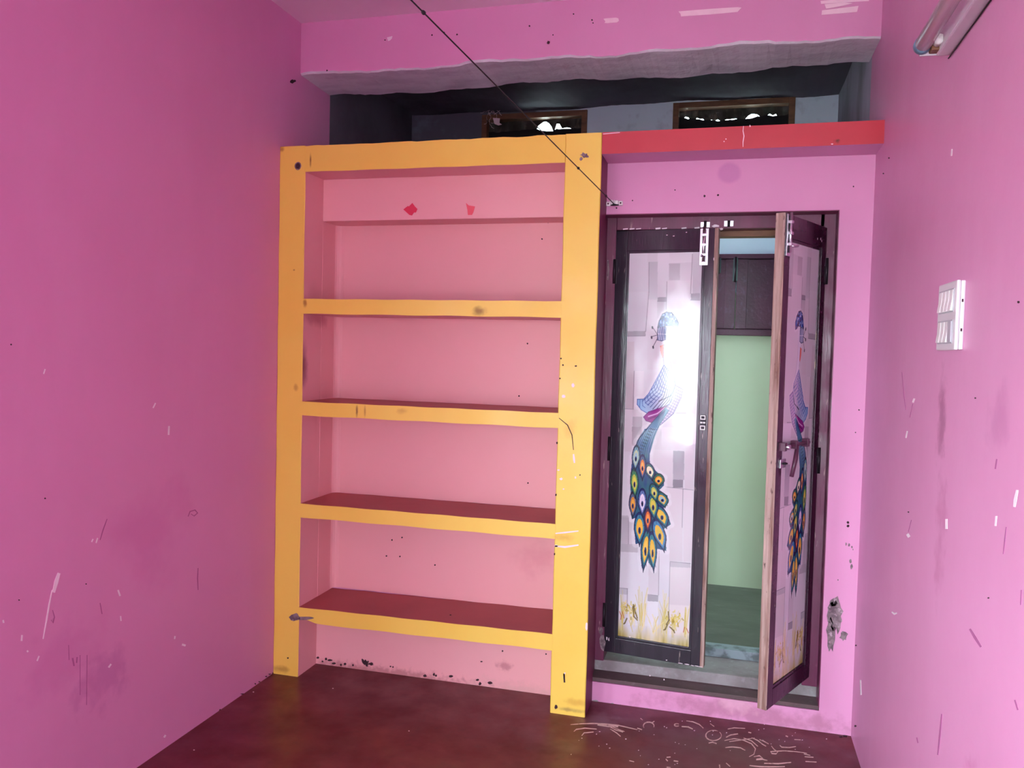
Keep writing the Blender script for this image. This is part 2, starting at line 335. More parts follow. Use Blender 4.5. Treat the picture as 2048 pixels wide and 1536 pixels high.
# beam: lower edge wavers
bm = bmesh.new(); N = 90; rows = []
for i in range(N+1):
    t = i/N; X = XL + (XR-XL)*t
    d = .006*math.sin(t*17+1) + .004*math.sin(t*41) + .003*random.uniform(-1, 1)
    e = .007*math.sin(t*13+2) + .003*math.sin(t*53) + .002*random.uniform(-1, 1)
    rows.append([bm.verts.new((X, DW, ZC)), bm.verts.new((X, DW, ZB+d+.002)), bm.verts.new((X, DW+.008, ZB+d*.8-.004)), bm.verts.new((X, 3.222, ZB+e-.012)), bm.verts.new((X, 3.228, ZB+e-.002)), bm.verts.new((X, 3.228, ZC))])
for i in range(N):
    for k, mi in zip(range(5), (0, 1, 1, 1, 2)):
        f = bm.faces.new((rows[i][k], rows[i][k+1], rows[i+1][k+1], rows[i+1][k])); f.material_index = mi
bm.faces.new([r for r in rows[0]]); bm.faces.new([r for r in rows[-1]][::-1])
bmesh.ops.recalc_face_normals(bm, faces=bm.faces[:])
beam = struct(mk('trim_3', bm, ['pink_beam', 'plaster', 'loft_dark']), 'pink ceiling beam with rough grey plaster underside and tape strips', 'beam')
# loft slab
slab = struct(boxes('trim_4', [((XS+.001, DY, ZL0), (XR, YH, ZL1))], ['concrete', 'red', 'pink'], faces={'-y': 1, '-z': 2}, bev=0), 'red painted edge of the loft ledge above the door', 'ledge')
struct(bx('loft_slab', (XL, DW+.001, ZL0), (XS, YH, ZL1-.004), 'concrete', bev=0), 'grey loft floor slab behind the top of the yellow frame', 'slab')
# loft walls and ceiling
ZLC = 2.53
bw = []
V1 = (-1.306, -.750, 2.18, 2.516); V2 = (-.323, .247, 2.18, 2.526)
bw = [((XL, YH, ZL1), (V1[0], YH+T, ZLC+.02)), ((V1[0], YH, ZL1), (V1[1], YH+T, V1[2])), ((V1[1], YH, ZL1), (V2[0], YH+T, ZLC+.02)), ((V2[0], YH, ZL1), (V2[1], YH+T, V2[2])), ((V2[1], YH, ZL1), (XR, YH+T, ZLC+.02)),
      ((V1[0], YH, V1[3]), (V1[1], YH+T, ZLC+.02)), ((V2[0], YH, V2[3]), (V2[1], YH+T, ZLC+.02))]
wlb = struct(boxes('wall_loft_back', bw, 'loft'), 'stained blue grey wall at the back of the loft, its left part darkened for shade', 'wall')
struct(bx('wall_loft_left', (XL-T, 3.2282, ZL0), (XL, YH+T, ZLC+.1), 'loft_dark', bev=0), 'grey unpainted left wall of the loft, coloured dark for its shade', 'wall')
struct(bx('wall_loft_right', (XR, 3.16, ZL0), (XR+T, YH+T, ZLC+.1), 'loft_side', bev=0), 'grey blue smeared right wall of the loft', 'wall')
# loft ceiling, sagging a little towards the back
bm = bmesh.new(); gx, gy = 40, 8; gv = []
for j in range(gy+1):
    for i in range(gx+1):
        X = XL + (XR-XL)*i/gx; Y = 3.228 + (YH+T-3.228)*j/gy
        gv.append(bm.verts.new((X, Y, ZLC + .008*math.sin(X*5)*math.cos(Y*4) + .004*math.sin(X*17+Y*9))))
for j in range(gy):
    for i in range(gx):
        a = j*(gx+1)+i; bm.faces.new((gv[a], gv[a+gx+1], gv[a+gx+2], gv[a+1]))
r = bmesh.ops.extrude_face_region(bm, geom=bm.faces[:])
for v in r['geom']:
    if isinstance(v, bmesh.types.BMVert): v.co.z = ZLC+.14
bmesh.ops.recalc_face_normals(bm, faces=bm.faces[:])
struct(mk('ceiling_loft', bm, 'loft_dark', smooth=False), 'ceiling of the loft behind the beam, coloured dark for its shade', 'ceiling')
# the passage behind the door
struct(boxes('floor_passage', [((XL-T, 3.245, -.1), (XR+T, YH, .158))], ['hall_floor', 'step_edge'], faces={'-y': 1}), 'dark green grey cement floor behind the door', 'floor')
struct(bx('step_edging', (XL, 3.236, .1), (XR, 3.30, .1605), 'step_edge', bev=.004), 'pale blue worn step edge behind the door', 'step')
WX0, WX1, WZ0, WZ1 = -.42, .40, 1.392, 1.782
wg = struct(boxes('wall_passage', [((XL-T, YH, -.1), (XR+T, YH+T, ZL1))], 'green'), 'pale green wall with light blue top seen through the doorway', 'wall')
struct(bx('wall_passage_right', (XR, 3.16, -.1), (XR+T, YH, ZL0), 'green', bev=0), 'green right end wall of the passage', 'wall')
a0, a1, b0, b1 = HWIN
struct(boxes('wall_passage_left', [((XL-T, 3.228, -.1), (XL, a0, ZL0)), ((XL-T, a1, -.1), (XL, YH, ZL0)), ((XL-T, a0, -.1), (XL, a1, b0)), ((XL-T, a0, b1), (XL, a1, ZL0))], 'green'), 'green left end wall of the passage with an opening', 'wall')
struct(bx('ground', (-30, -30, -.3), (30, 30, -.2), 'ground', bev=0), 'bare yard ground outside', 'ground')

# ------------------------------------------------------------------ built-in shelf
sh = empty('wall_shelf', (XL, DY, 0)); tag(sh, 'built-in open wall shelf with yellow frame and salmon compartments', 'shelf')
def rel(o, root): o.location = (o.location - Vector(root.location)) if o.parent is root else o.location
def part(o, root):
    """mesh was built in world coordinates: keep it there under its thing"""
    o.parent = root; o.matrix_parent_inverse = Matrix.Translation(-Vector(root.location)); return o
def ypost(x0, x1, zt, sides):
    bm = bmesh.new(); n = 24
    # front outline wavers by a millimetre or two
    cs = []
    for k in range(n+1):
        z = zt*k/n; w1 = .0007*math.sin(k*1.7+x0*9) ; w2 = .0007*math.sin(k*1.3+x1*5)
        cs.append([bm.verts.new((x0, DW+.001, z)), bm.verts.new((x0+w1, DY+.003, z)), bm.verts.new((x0+w1+.003, DY, z)), bm.verts.new((x1+w2-.003, DY, z)), bm.verts.new((x1+w2, DY+.003, z)), bm.verts.new((x1, DW+.001, z))])
    for k in range(n):
        for i in range(6):
            f = bm.faces.new((cs[k][i], cs[k][(i+1) % 6], cs[k+1][(i+1) % 6], cs[k+1][i])); f.material_index = {0: sides[0], 4: sides[1]}.get(i, 0)
    bm.faces.new(cs[0]); bm.faces.new(cs[-1][::-1]); bmesh.ops.recalc_face_normals(bm, faces=bm.faces[:])
    return bm
part(mk('post', ypost(XL, NX0, 2.05, (0, 1)), ['yellow', 'salmon', 'reveal']), sh)
part(mk('post', ypost(NX1, XS, 2.05, (1, 2)), ['yellow', 'salmon', 'reveal']), sh)  # outer right side in plum: shade on the pink side put into the colour
bm = bmesh.new(); n = 40; cs = []
for k in range(n+1):
    X = NX0 + (NX1-NX0)*k/n; a = .001*math.sin(k*.9)+random.uniform(-.0012, .0012); b = .0007*math.sin(k*.7)
    cs.append([bm.verts.new((X, DY, 1.951+b)), bm.verts.new((X, DY, 2.048+a)), bm.verts.new((X, DW, 2.048+a)), bm.verts.new((X, DW, 1.951+b))])
for k in range(n):
    for i, mi in zip(range(4), (0, 2, 1, 1)):
        f = bm.faces.new((cs[k][i], cs[k][(i+1) % 4], cs[k+1][(i+1) % 4], cs[k+1][i])); f.material_index = mi
bm.faces.new(cs[0]); bm.faces.new(cs[-1][::-1]); bmesh.ops.recalc_face_normals(bm, faces=bm.faces[:])
part(mk('top_rail', bm, ['yellow', 'salmon', 'concrete']), sh)
SHZ = [(1.413, 1.470), (1.023, 1.0765), (.628, .6815), (.222, .281)]
for i, (za, zb_) in enumerate(SHZ):
    bm = bmesh.new(); n = 40; cs = []
    tilt = (0, 0, 0, .010)[i]
    for k in range(n+1):
        t = k/n; X = NX0-.003 + (NX1-NX0+.006)*t; a = .0007*math.sin(k*.8+i)+tilt*(t-.5); b = .001*math.sin(k*.6+2*i)+tilt*(t-.5)
        if i == 3 and t < .08: b += .022*(1-t/.08)   # broken lower edge at the left end
        cs.append([bm.verts.new((X, DY-.001, za+b)), bm.verts.new((X, DY-.001, zb_+a)), bm.verts.new((X, 3.105, zb_+a)), bm.verts.new((X, 3.105, za+b))])
    for k in range(n):
        for q, mi in zip(range(4), (0, 1, 1, 2)):
            f = bm.faces.new((cs[k][q], cs[k][(q+1) % 4], cs[k+1][(q+1) % 4], cs[k+1][q])); f.material_index = mi
    bm.faces.new(cs[0]); bm.faces.new(cs[-1][::-1]); bmesh.ops.recalc_face_normals(bm, faces=bm.faces[:])
    part(mk('shelf_board', bm, ['yellow', 'shelf_top', 'salmon']), sh)
part(bx('lintel_panel', (NX0, DW-.003, 1.787), (NX1, 3.108, 1.951), 'salmon', bev=.003), sh)
zz = [1.79] + [z for s in SHZ for z in (s[1], s[0])] + [0]
for i in range(4):
    part(bx('back_panel', (NX0, 3.105, zz[2*i+1]), (NX1, 3.1085, zz[2*i]), 'salmon', bev=.001), sh)
part(bx('back_panel', (NX0, DW-.003, 0), (NX1, DW, .232), 'salmon', bev=.001), sh)
for xa, xb in ((NX0-.004, NX0+.001), (NX1-.001, NX1+.004)):
    part(bx('side_panel', (xa, DW, .222), (xb, 3.108, 1.80), 'salmon', bev=0), sh)
# coved corners of the plaster at the back of the niche
for i in range(4):
    bm = bmesh.new(); za, zb_ = zz[2*i+1], zz[2*i]; R0 = .03
    pts = [(NX0+.001, 3.105-R0)] + [(NX0+R0-R0*math.cos(t*PI/2/5), 3.105-R0+R0*math.sin(t*PI/2/5)) for t in range(1, 6)]
    vs = [(bm.verts.new((x, y-.0005, za)), bm.verts.new((x, y-.0005, zb_))) for x, y in pts]
    for k in range(len(vs)-1): bm.faces.new((vs[k][0], vs[k+1][0], vs[k+1][1], vs[k][1]))
    ca = bm.verts.new((NX0, 3.106, za)); cb = bm.verts.new((NX0, 3.106, zb_))
    bm.faces.new([v[0] for v in vs]+[ca]); bm.faces.new([v[1] for v in vs]+[cb])
    bmesh.ops.recalc_face_normals(bm, faces=bm.faces[:]); part(mk('corner_cove', bm, 'salmon', smooth=False), sh)
def pd(name, pl, polys, mat, th=.0006, lift=0):
    o = decals(name, pl, polys, mat, None, th, lift); part(o, sh)
pd('paint_chip', 'frame', [blob(1127, 793, 5, 4), blob(1146, 771, 4, 5), blob(1117, 940, 3, 2), blob(1122, 958, 4, 3), blob(1127, 978, 2, 2), blob(1151, 955, 2, 3), stroke([(1147, 908), (1148, 918), (1149, 926)], 4),
   stroke([(1110, 1067), (1130, 1065), (1157, 1062)], 3), stroke([(1110, 1092), (1130, 1094), (1157, 1090)], 4), blob(1112, 1092, 4, 3), stroke([(1130, 1345), (1127, 1355)], 3), blob(1173, 1253, 3, 9)], 'chip')
pd('paint_scratch', 'frame', [stroke([(1118, 836), (1135, 850), (1144, 870), (1147, 900)], 2), stroke([(1128, 1347), (1129, 1365)], 4), stroke([(808, 1258), (816, 1253)], 3), blob(667, 1234, 2, 2), blob(777, 1262, 2, 2), blob(1122, 717, 2, 2), blob(1126, 730, 2, 2), blob(1120, 757, 2, 2), blob(1152, 732, 3, 2),
   blob(596, 332, 5, 8), blob(576, 1316, 2, 2), blob(1112, 1414, 4, 5), blob(1114, 886, 2, 3), blob(1112, 990, 2, 3), blob(1109, 1108, 2, 3), blob(1160, 950, 1.5, 2)], 'pit')
pd('bare_patch', 'frame', [blob(596, 332, 7, 9, 12, .15)], 'patch', .0004)
pd('bare_patch', 'frame', [blob(1168, 310, 8, 7, 14, .6), blob(1162, 318, 4, 5, 9, .5), blob(1174, 313, 5, 3, 9, .5), blob(590, 1234, 13, 9, 14, .4), blob(610, 1236, 20, 4, 14, .4)], 'patch', .002)
pd('paint_chip', 'panel', [blob(u, 1322+.138*(u-640)+random.uniform(-6, 2), random.uniform(2, 7), random.uniform(2, 4)) for u in (636, 645, 652, 660, 668, 682, 690, 706, 850, 868, 872, 902, 955, 960, 980)], 'pit')
pd('paint_chip', 'panel', [blob(732, 1326, 7, 9, 16, .7), blob(742, 1328, 8, 4, 14, .7), blob(726, 1322, 4, 6, 12, .6), blob(786, 1334, 2, 2), blob(781, 1333, 2, 2), blob(963, 1323, 3, 1.5), blob(1005, 1302, 2, 2), blob(1092, 1308, 2, 2)], 'pit')
pd('nail_hole', 'niche', [blob(u, v, 2, 2) for u, v in ((1055, 687), (1038, 792), (1056, 966), (784, 1080), (804, 1075), (870, 1130), (800, 1113), (773, 1112), (1096, 445), (1084, 478))], 'pit')
tag(part(tb('pebble', [(-1.0, 2.92, .279), (-1.0, 2.92, .2835)], [.006, .003], 'pit'), sh), kind='stuff')

# ------------------------------------------------------------------ door frame (jambs, head) and reveal
df = struct(empty('door_frame', (OX0, 3.05, .12)), 'plum painted wooden frame of the double door, scraped along its edges', 'door frame')
FY0, FY1 = 3.05, 3.15
for a, b in (((OX0, FY0, .128), (-.430, FY1, OZ1)), ((.279, FY0, .128), (OX1, FY1, OZ1))): part(bx('jamb', a, b, 'plum', bev=.003), df)
part(bx('head', (-.430, FY0, 1.748), (.296, FY1, OZ1), 'plum', bev=.003), df)
part(bx('stop_bead', (-.430, FY0+.05, 1.726), (.296, FY1, 1.748), 'brown_wood', bev=.002), df)
part(bx('reveal', (OX0-.0, DW+.001, OZ0), (OX0+.003, FY0+.002, OZ1), 'reveal', bev=0), df)
part(bx('reveal', (OX1-.003, DW+.001, OZ0), (OX1, FY0+.002, OZ1), 'plum', bev=0), df)
part(bx('reveal', (OX0, DW+.001, OZ1-.003), (OX1, FY0+.002, OZ1), 'reveal', bev=0), df)
k_ = part(bx('bolt_keeper', (-.045, FY0-.006, 1.755), (-.012, FY0, 1.775), 'chrome', bev=.001), df)
part(bx('bolt_keeper', (-.127, FY0-.006, 1.752), (-.094, FY0, 1.772), 'chrome', bev=.001), df)
for xx in (-.0285, -.1105): part(tb('keeper_eye', [(xx, FY0-.008, 1.753), (xx, FY0-.008, 1.775)], .005, 'dark_metal'), df)
def wear(name, polys, mat, th=.0005):
    bm = bmesh.new()
    for p in polys: prism(bm, [at(u, v, 1, FY0) for u, v in p], (0, -1, 0), th)
    bmesh.ops.recalc_face_normals(bm, faces=bm.faces[:]); tag(part(mk(name, bm, mat), df), kind='stuff')
wear('paint_chip', [stroke([(1246+i*13, 458.5-.2*i), (1256+i*13, 457.5-.2*i)], random.uniform(1.5, 4)) for i in (0, 1, 2, 5, 6, 9, 11)] + [blob(1432, 452, 10, 4, 12, .6), blob(1440, 458, 12, 3, 12, .5)], 'chip')
wear('paint_chip', [stroke([(1216, 520), (1217, 540), (1215, 560)], 4), blob(1202, 1262, 5, 9), blob(1205, 1285, 7, 20, 12, .4), stroke([(1672, 520), (1671, 560), (1672, 580)], 2)], 'patch')

# ------------------------------------------------------------------ the printed picture of the door leaves (colours of a flat print)
PW, PH = .266, 1.434
GU, GV = 216, 1150
def make_print():
    u = (np.arange(GU)+0.0)/(GU-1); v = (np.arange(GV)+0.0)/(GV-1)
    U, V = np.meshgrid(u, v); X = U*148; Y = V*780          # units of photo pixels
    img = np.zeros((GV, GU, 3)); img[:] = (203, 205, 208)
    def cv(x, y):                                           # photo pixel -> print units
        xl = 1262-.0274*(y-503); xr = 1408-.0296*(y-505); uu = (x-xl)/(xr-xl)
        return uu*148, (y-503-2*uu)/(771+11*uu)*780
    z3 = lambda x, y: cv(1180+x/3.073, 400+y/3.073)
    z4 = lambda x, y: cv(1180+x/2.793, 850+y/2.793)
    def inside(poly):
        c = np.zeros(X.shape, bool); n = len(poly)
        xs = [p[0] for p in poly]; ys = [p[1] for p in poly]
        r0 = max(0, int(min(ys)/780*GV)-1); r1 = min(GV, int(max(ys)/780*GV)+3)
        if r1 <= r0: return c
        xx = X[r0:r1]; yy = Y[r0:r1]; k = np.zeros(xx.shape, bool)
        for i in range(n):
            (xa, ya), (xb, yb) = poly[i], poly[(i+1) % n]
            if ya == yb: continue
            k ^= ((ya > yy) != (yb > yy)) & (xx < (xb-xa)*(yy-ya)/(yb-ya)+xa)
        c[r0:r1] = k; return c
    def put(mask, c, a=1.0):
        img[mask] = img[mask]*(1-a) + np.array(c)*a
    def rect(zf, x0, y0, x1, y1, c, c2=None):
        p = [zf(x0, y0), zf(x1, y0), zf(x1, y1), zf(x0, y1)]; k = inside(p)
        if c2 is None: put(k, c)
        else:
            ya, yb = p[0][1], p[3][1]; t = np.clip((Y-ya)/(yb-ya), 0, 1)[..., None]
            g = np.array(c)*(1-t)+np.array(c2)*t; img[k] = g[k]
    def line(pts, wd, c, a=1.0):
        for (xa, ya), (xb, yb) in zip(pts[:-1], pts[1:]):
            dx, dy = xb-xa, yb-ya; l2 = dx*dx+dy*dy or 1
            r0 = max(0, int((min(ya, yb)-wd)/780*GV)-1); r1 = min(GV, int((max(ya, yb)+wd)/780*GV)+3)
            xx = X[r0:r1]; yy = Y[r0:r1]; t = np.clip(((xx-xa)*dx+(yy-ya)*dy)/l2, 0, 1)
            d = np.hypot(xx-xa-t*dx, yy-ya-t*dy); k = np.clip((wd/2-d)+.5, 0, 1)[..., None]*a
            img[r0:r1] = img[r0:r1]*(1-k) + np.array(c)*k
    # blocks wallpaper
    R3 = [(250, 318, 365, 555, (208, 212, 215), (200, 205, 208)), (375, 378, 428, 605, (182, 188, 191), (196, 200, 204)), (428, 318, 498, 590, (214, 217, 220), (200, 203, 206)), (498, 318, 642, 388, (206, 210, 213), (212, 215, 217)),
          (498, 392, 565, 492, (176, 178, 182), (186, 188, 192)), (565, 392, 642, 495, (200, 203, 206), (206, 208, 211)), (485, 495, 642, 760, (210, 212, 214), (202, 204, 207)), (642, 320, 694, 575, (196, 200, 203), (182, 187, 191)), (632, 575, 688, 614, (158, 162, 167), None),
          (630, 616, 690, 760, (205, 207, 210), (200, 202, 205)), (240, 558, 362, 796, (204, 209, 212), (194, 199, 202)), (236, 796, 355, 826, (160, 163, 166), None), (368, 610, 482, 720, (186, 190, 193), (196, 198, 201)), (428, 593, 484, 618, (150, 154, 158), None),
          (366, 610, 426, 1030, (206, 208, 211), (200, 200, 203)), (230, 860, 284, 1270, (198, 196, 197), (186, 183, 184)), (284, 1040, 345, 1270, (210, 210, 212), (204, 203, 206)), (275, 1275, 336, 1320, (196, 195, 197), None), (275, 1320, 336, 1500, (168, 168, 171), (182, 181, 184)),
          (225, 1275, 272, 1536, (206, 205, 207), (196, 195, 198)), (455, 1330, 540, 1520, (196, 195, 200), (205, 204, 208)), (540, 1300, 665, 1520, (213, 213, 220), (204, 204, 210))]
    for x0, y0, x1, y1, c, c2 in R3: rect(z3, x0, y0, x1, y1, c, c2)
    R4 = [(247, 0, 300, 105, (158, 157, 160), (170, 169, 172)), (360, 10, 415, 125, (190, 190, 194), (200, 199, 203)), (415, 0, 590, 126, (210, 209, 214), (200, 198, 202)), (350, 128, 480, 332, (206, 204, 207), (198, 195, 199)), (480, 130, 542, 290, (150, 154, 160), (172, 172, 178)), (480, 290, 536, 334, (132, 134, 140), None),
          (545, 120, 592, 338, (205, 203, 207), (196, 194, 198)), (460, 338, 534, 745, (206, 203, 206), (198, 196, 199)), (540, 346, 588, 745, (208, 206, 209), (200, 197, 200)), (185, 500, 230, 512, (178, 178, 181), None), (185, 510, 230, 660, (170, 170, 174), (186, 186, 190)), (232, 535, 285, 660, (190, 190, 194), (198, 198, 202)),
          (185, 660, 285, 706, (176, 177, 181), None), (180, 708, 285, 912, (202, 205, 208), (208, 211, 214)), (228, 708, 345, 1120, (204, 207, 211), (209, 212, 215)), (345, 690, 406, 940, (190, 190, 194), (202, 202, 206)), (340, 942, 400, 978, (158, 160, 165), None), (340, 978, 400, 1200, (214, 217, 220), None), (406, 690, 462, 1100, (206, 208, 212), (200, 203, 208)),
          (466, 750, 578, 778, (182, 182, 186), None), (464, 778, 576, 990, (206, 203, 204), (200, 197, 198)), (462, 990, 575, 1160, (210, 207, 206), (214, 210, 206)), (176, 914, 226, 948, (182, 186, 190), None), (176, 948, 222, 1050, (206, 210, 214), None)]
    for x0, y0, x1, y1, c, c2 in R4: rect(z4, x0, y0, x1, y1, c, c2)
    dk = (112, 114, 120)
    for a, b in (((374, 380), (374, 560)), ((374, 560), (355, 800)), ((640, 340), (630, 575)), ((240, 826), (352, 826)), ((486, 500), (482, 690)), ((428, 617), (482, 619)), ((540, 1296), (605, 1296)), ((284, 1040), (278, 1270)), ((630, 614), (686, 617)), ((228, 1272), (282, 1274))): line([z3(*a), z3(*b)], 1.1, dk, .75)
    for a, b in (((536, 340), (532, 555)), ((466, 752), (460, 1046)), ((466, 748), (578, 754)), ((343, 940), (400, 944)), ((178, 912), (226, 914)), ((224, 914), (222, 1046)), ((230, 512), (230, 660)), ((480, 334), (536, 332)), ((405, 692), (402, 940)), ((440, 332), (592, 345))): line([z4(*a), z4(*b)], 1.1, dk, .7)
    # smooth noise field
    def nz(sx, sy, seed):
        g = np.random.default_rng(seed).random((int(780/sy)+3, int(148/sx)+3)); fx = X/sx; fy = Y/sy
        ix = fx.astype(int); iy = fy.astype(int); tx = fx-ix; ty = fy-iy; tx = tx*tx*(3-2*tx); ty = ty*ty*(3-2*ty)
        return (g[iy, ix]*(1-tx)+g[iy, ix+1]*tx)*(1-ty) + (g[iy+1, ix]*(1-tx)+g[iy+1, ix+1]*tx)*ty
    # grass at the foot
    yb = 780; gl = z4(300, 1130)[1]
    top = gl - 18*nz(26, 900, 1) + 26*nz(9, 900, 2) - 10
    k = np.clip((Y-top)/36, 0, 1)*(0.7+.3*nz(3.2, 26, 3)); k = np.clip(k*1.25, 0, 1)[..., None]
    mid = np.exp(-((X-74)/18)**2)[..., None]; k = k*(1-.35*mid)
    gc = np.array((196, 186, 118))*(1-nz(4, 30, 4)[..., None]) + np.array((150, 138, 66))*nz(4, 30, 4)[..., None]
    gc = gc*(1-mid*.6) + np.array((214, 196, 140))*mid*.6
    img[:] = img*(1-k) + gc*k
    gr = random.Random(3)
    for cx_, sp_, h0 in ((8, 6, 62), (47, 10, 74), (52, 8, 66), (93, 7, 72), (98, 9, 60), (140, 6, 60), (75, 14, 34), (30, 10, 36), (118, 12, 36)):
        for q in range(9):
            x0 = cx_+gr.uniform(-sp_, sp_)*.5; x1 = cx_+gr.uniform(-sp_, sp_)*1.5; h = h0*gr.uniform(.5, 1); yb0 = 768-gr.uniform(0, 26)
            line([(x0, yb0), ((x0+x1)/2, yb0-h*.6), (x1, yb0-h)], gr.uniform(1, 2.4), gr.choice(((206, 198, 120), (188, 176, 84), (222, 210, 150))), .6)
    for cx_, cy0 in ((22, 722), (116, 726)):
        for q in range(46):
            an = gr.uniform(0, 2*PI); rr = gr.uniform(2, 17); x0 = cx_+rr*math.cos(an); y0 = cy0+rr*math.sin(an)
            line([(x0, y0), (x0+gr.uniform(-4, 4), y0+gr.uniform(0, 6))], 2.4, gr.choice(((198, 186, 84), (176, 160, 60), (150, 132, 44), (214, 200, 110))), .7)
    for pts in (((30, 716), (33, 736), (40, 742)), ((31, 712), (36, 728), (40, 738)), ((104, 716), (106, 732), (101, 742)), ((103, 742), (99, 752), (96, 754)), ((108, 746), (116, 752), (118, 756)), ((18, 742), (14, 752), (12, 754))): line(list(pts), 2.6, (92, 76, 30), .8)
    for pts in (((2, 730), (6, 738), (5, 746)), ((8, 730), (12, 742)), ((138, 742), (136, 752)), ((142, 744), (146, 752))): line(list(pts), 1.8, (170, 84, 50), .75)
    # the bird: a soft white halo first
    tail = [(395, 5), (370, 80), (350, 150), (350, 200), (380, 240), (405, 262), (430, 280), (430, 325), (405, 350), (450, 380), (455, 420), (430, 450), (450, 480), (470, 540), (430, 568), (440, 620), (445, 690), (395, 680), (390, 710), (375, 800), (345, 760), (340, 720), (308, 800), (300, 740), (300, 650), (270, 660), (265, 600), (272, 510), (248, 520), (237, 450), (240, 370), (238, 280), (250, 170), (275, 80), (320, 10)]
    wing = [(470, 1005), (430, 1080), (375, 1180), (345, 1212), (305, 1213), (304, 1245), (330, 1278), (370, 1300), (430, 1285), (505, 1240), (542, 1150), (535, 1085), (500, 1040)]
    brick = [(540, 1125), (586, 1150), (575, 1205), (530, 1300), (450, 1370), (430, 1345), (470, 1290), (515, 1225)]
    neck_t = [(480, 1262), (380, 1375), (320, 1450), (290, 1536), (385, 1536), (405, 1450), (450, 1360), (500, 1280)]
    cap = [(430, 775), (440, 735), (460, 695), (485, 683), (515, 688), (540, 715), (558, 752), (552, 788), (530, 782), (515, 767), (480, 767), (462, 782), (440, 782)]
    face = [(430, 780), (462, 772), (482, 775), (480, 850), (455, 858), (428, 852)]
    neck = [(482, 770), (515, 768), (505, 850), (498, 940), (520, 1050), (470, 1010), (470, 900), (455, 860), (480, 850)]
    P3 = lambda L: [z3(*p) for p in L]
    P4 = lambda L: [z4(*p) for p in L]
    for P, wd in ((P4(tail), 7), (P3(wing), 6), (P3(brick), 5), (P3(neck_t), 6), (P3(cap), 5)):
        line(P+[P[0]], wd*2, (226, 228, 231), .22)
    navy = np.array((28, 52, 112)); ink = (22, 30, 60)
    put(inside(P3(neck)), (206, 214, 222), .8)
    k = inside(P3(cap)); n1 = nz(3.0, 4.0, 9); put(k, (34, 78, 150)); put(k & (n1 > .62), (150, 184, 214), .85); put(k & (n1 < .3), (18, 40, 96)); line(P3(cap)+[P3(cap)[0]], 1.3, ink, .9)
    k = inside(P3(face)); put(k, (120, 142, 176), .9); line(P3(face)+[P3(face)[0]], 1.2, ink, .7)
    for x in (440, 452, 466): line([z3(x, 775), z3(x-4, 815), z3(x+2, 852)], 1.1, (228, 234, 240), .9)
    line([z3(430, 815), z3(482, 818)], 1.1, (228, 234, 240), .9)
    for tip in ((397, 772), (392, 832), (402, 892)):
        line([z3(430, 820 if tip[1] < 860 else 840), z3(*tip)], 1.0, (40, 42, 54), .9); line([z3(*tip), z3(tip[0]+1, tip[1]+8)], 3.2, (40, 42, 54), .9)
    k = inside(P3([(446, 888), (466, 880), (470, 950), (460, 962), (448, 925)])); put(k, (206, 92, 70), .85)
    line([z3(470, 880), z3(466, 960), z3(470, 1010)], 1.2, (60, 70, 100), .5); line([z3(482, 775), z3(500, 850), z3(498, 940), z3(522, 1050)], 1.0, (90, 100, 120), .4)
    # wing with its scales
    Pw = P3(wing); k = inside(Pw); t = np.clip((X-Pw[4][0])/60, 0, 1)[..., None]
    g = np.array((120, 170, 206))*(1-t)+np.array((206, 208, 226))*t; img[k] = g[k]
    tmp = img.copy()
    for q in range(9):
        s = q/8; a = (470+60*s, 1005+90*s); b = (345-40*(1-s)*0+(-40+230*s)*.55, 1212+70*min(1, s*1.4)); c = ((a[0]+b[0])/2+14, (a[1]+b[1])/2+30)
        line([z3(*a), z3(*c), z3(*b)], 1.2, (30, 50, 116) if q < 5 else ink, .9)
    for q in range(12):
        s = q/11; a = (462-140*s, 1020+195*s); b = (540-60*s*s-150*s, 1110+170*s); c = ((a[0]+b[0])/2-6, (a[1]+b[1])/2+22)
        line([z3(*a), z3(*c), z3(*b)], 1.1, (34, 66, 140), .8)
    img[~k] = tmp[~k]; line(Pw+[Pw[0]], 1.3, (26, 60, 140), .85)
    line([z3(540, 1130), z3(515, 1190), z3(440, 1225)], 2.2, ink, .7)
    Pb = P3(brick); k = inside(Pb); put(k, (186, 178, 208), .85); tmp = img.copy()
    for q in range(16):
        s = q/15; a = (540-100*s, 1130+235*s); line([z3(*a), z3(a[0]+60, a[1]+30)], .9, (84, 80, 128), .8)
    for q in range(3): line([z3(552+q*12, 1130), z3(540+q*12, 1210), z3(490+q*18, 1300), z3(430+q*14, 1360)], .9, (84, 80, 128), .7)
    img[~k] = tmp[~k]; line(Pb+[Pb[0]], 1.1, (70, 66, 120), .8)
    Pp = P3([(344, 1322), (375, 1290), (492, 1250), (445, 1318), (395, 1356), (360, 1345)]); put(inside(Pp), (136, 40, 128), .95)
    line([z3(375, 1318), z3(430, 1300), z3(480, 1262)], 2, (222, 190, 226), .9); line([z3(372, 1335), z3(420, 1318)], 1.2, (60, 16, 72), .9); line(Pp+[Pp[0]], 1.0, (70, 20, 84), .9)
    # tail stem
    Pn = P3(neck_t); k = inside(Pn); t = np.clip((X-(Y*0+Pn[3][0]))/40, 0, 1)[..., None]
    g = np.array((176, 206, 214))*(1-t)+np.array((92, 150, 178))*t; img[k] = g[k]
    Pt = P4(tail); kt = inside(Pt); n2 = nz(6, 14, 12)[..., None]
    t = np.clip((Y-Pt[0][1])/70, 0, 1)[..., None]
    g = (np.array((150, 196, 206))*(1-t) + (np.array((40, 110, 110))*n2+np.array((30, 66, 120))*(1-n2))*t); img[kt] = g[kt]
    ku = k | kt; tmp = img.copy()
    for q in range(9):
        s = q/8; line([z3(480-20*s, 1275+20*s), z3(400-60*s+40*(1-s), 1400), z4(395-80*s, 10), z4(360-95*s, 120), z4(345-85*s, 230)], 1.0, (26, 60, 110), .8)
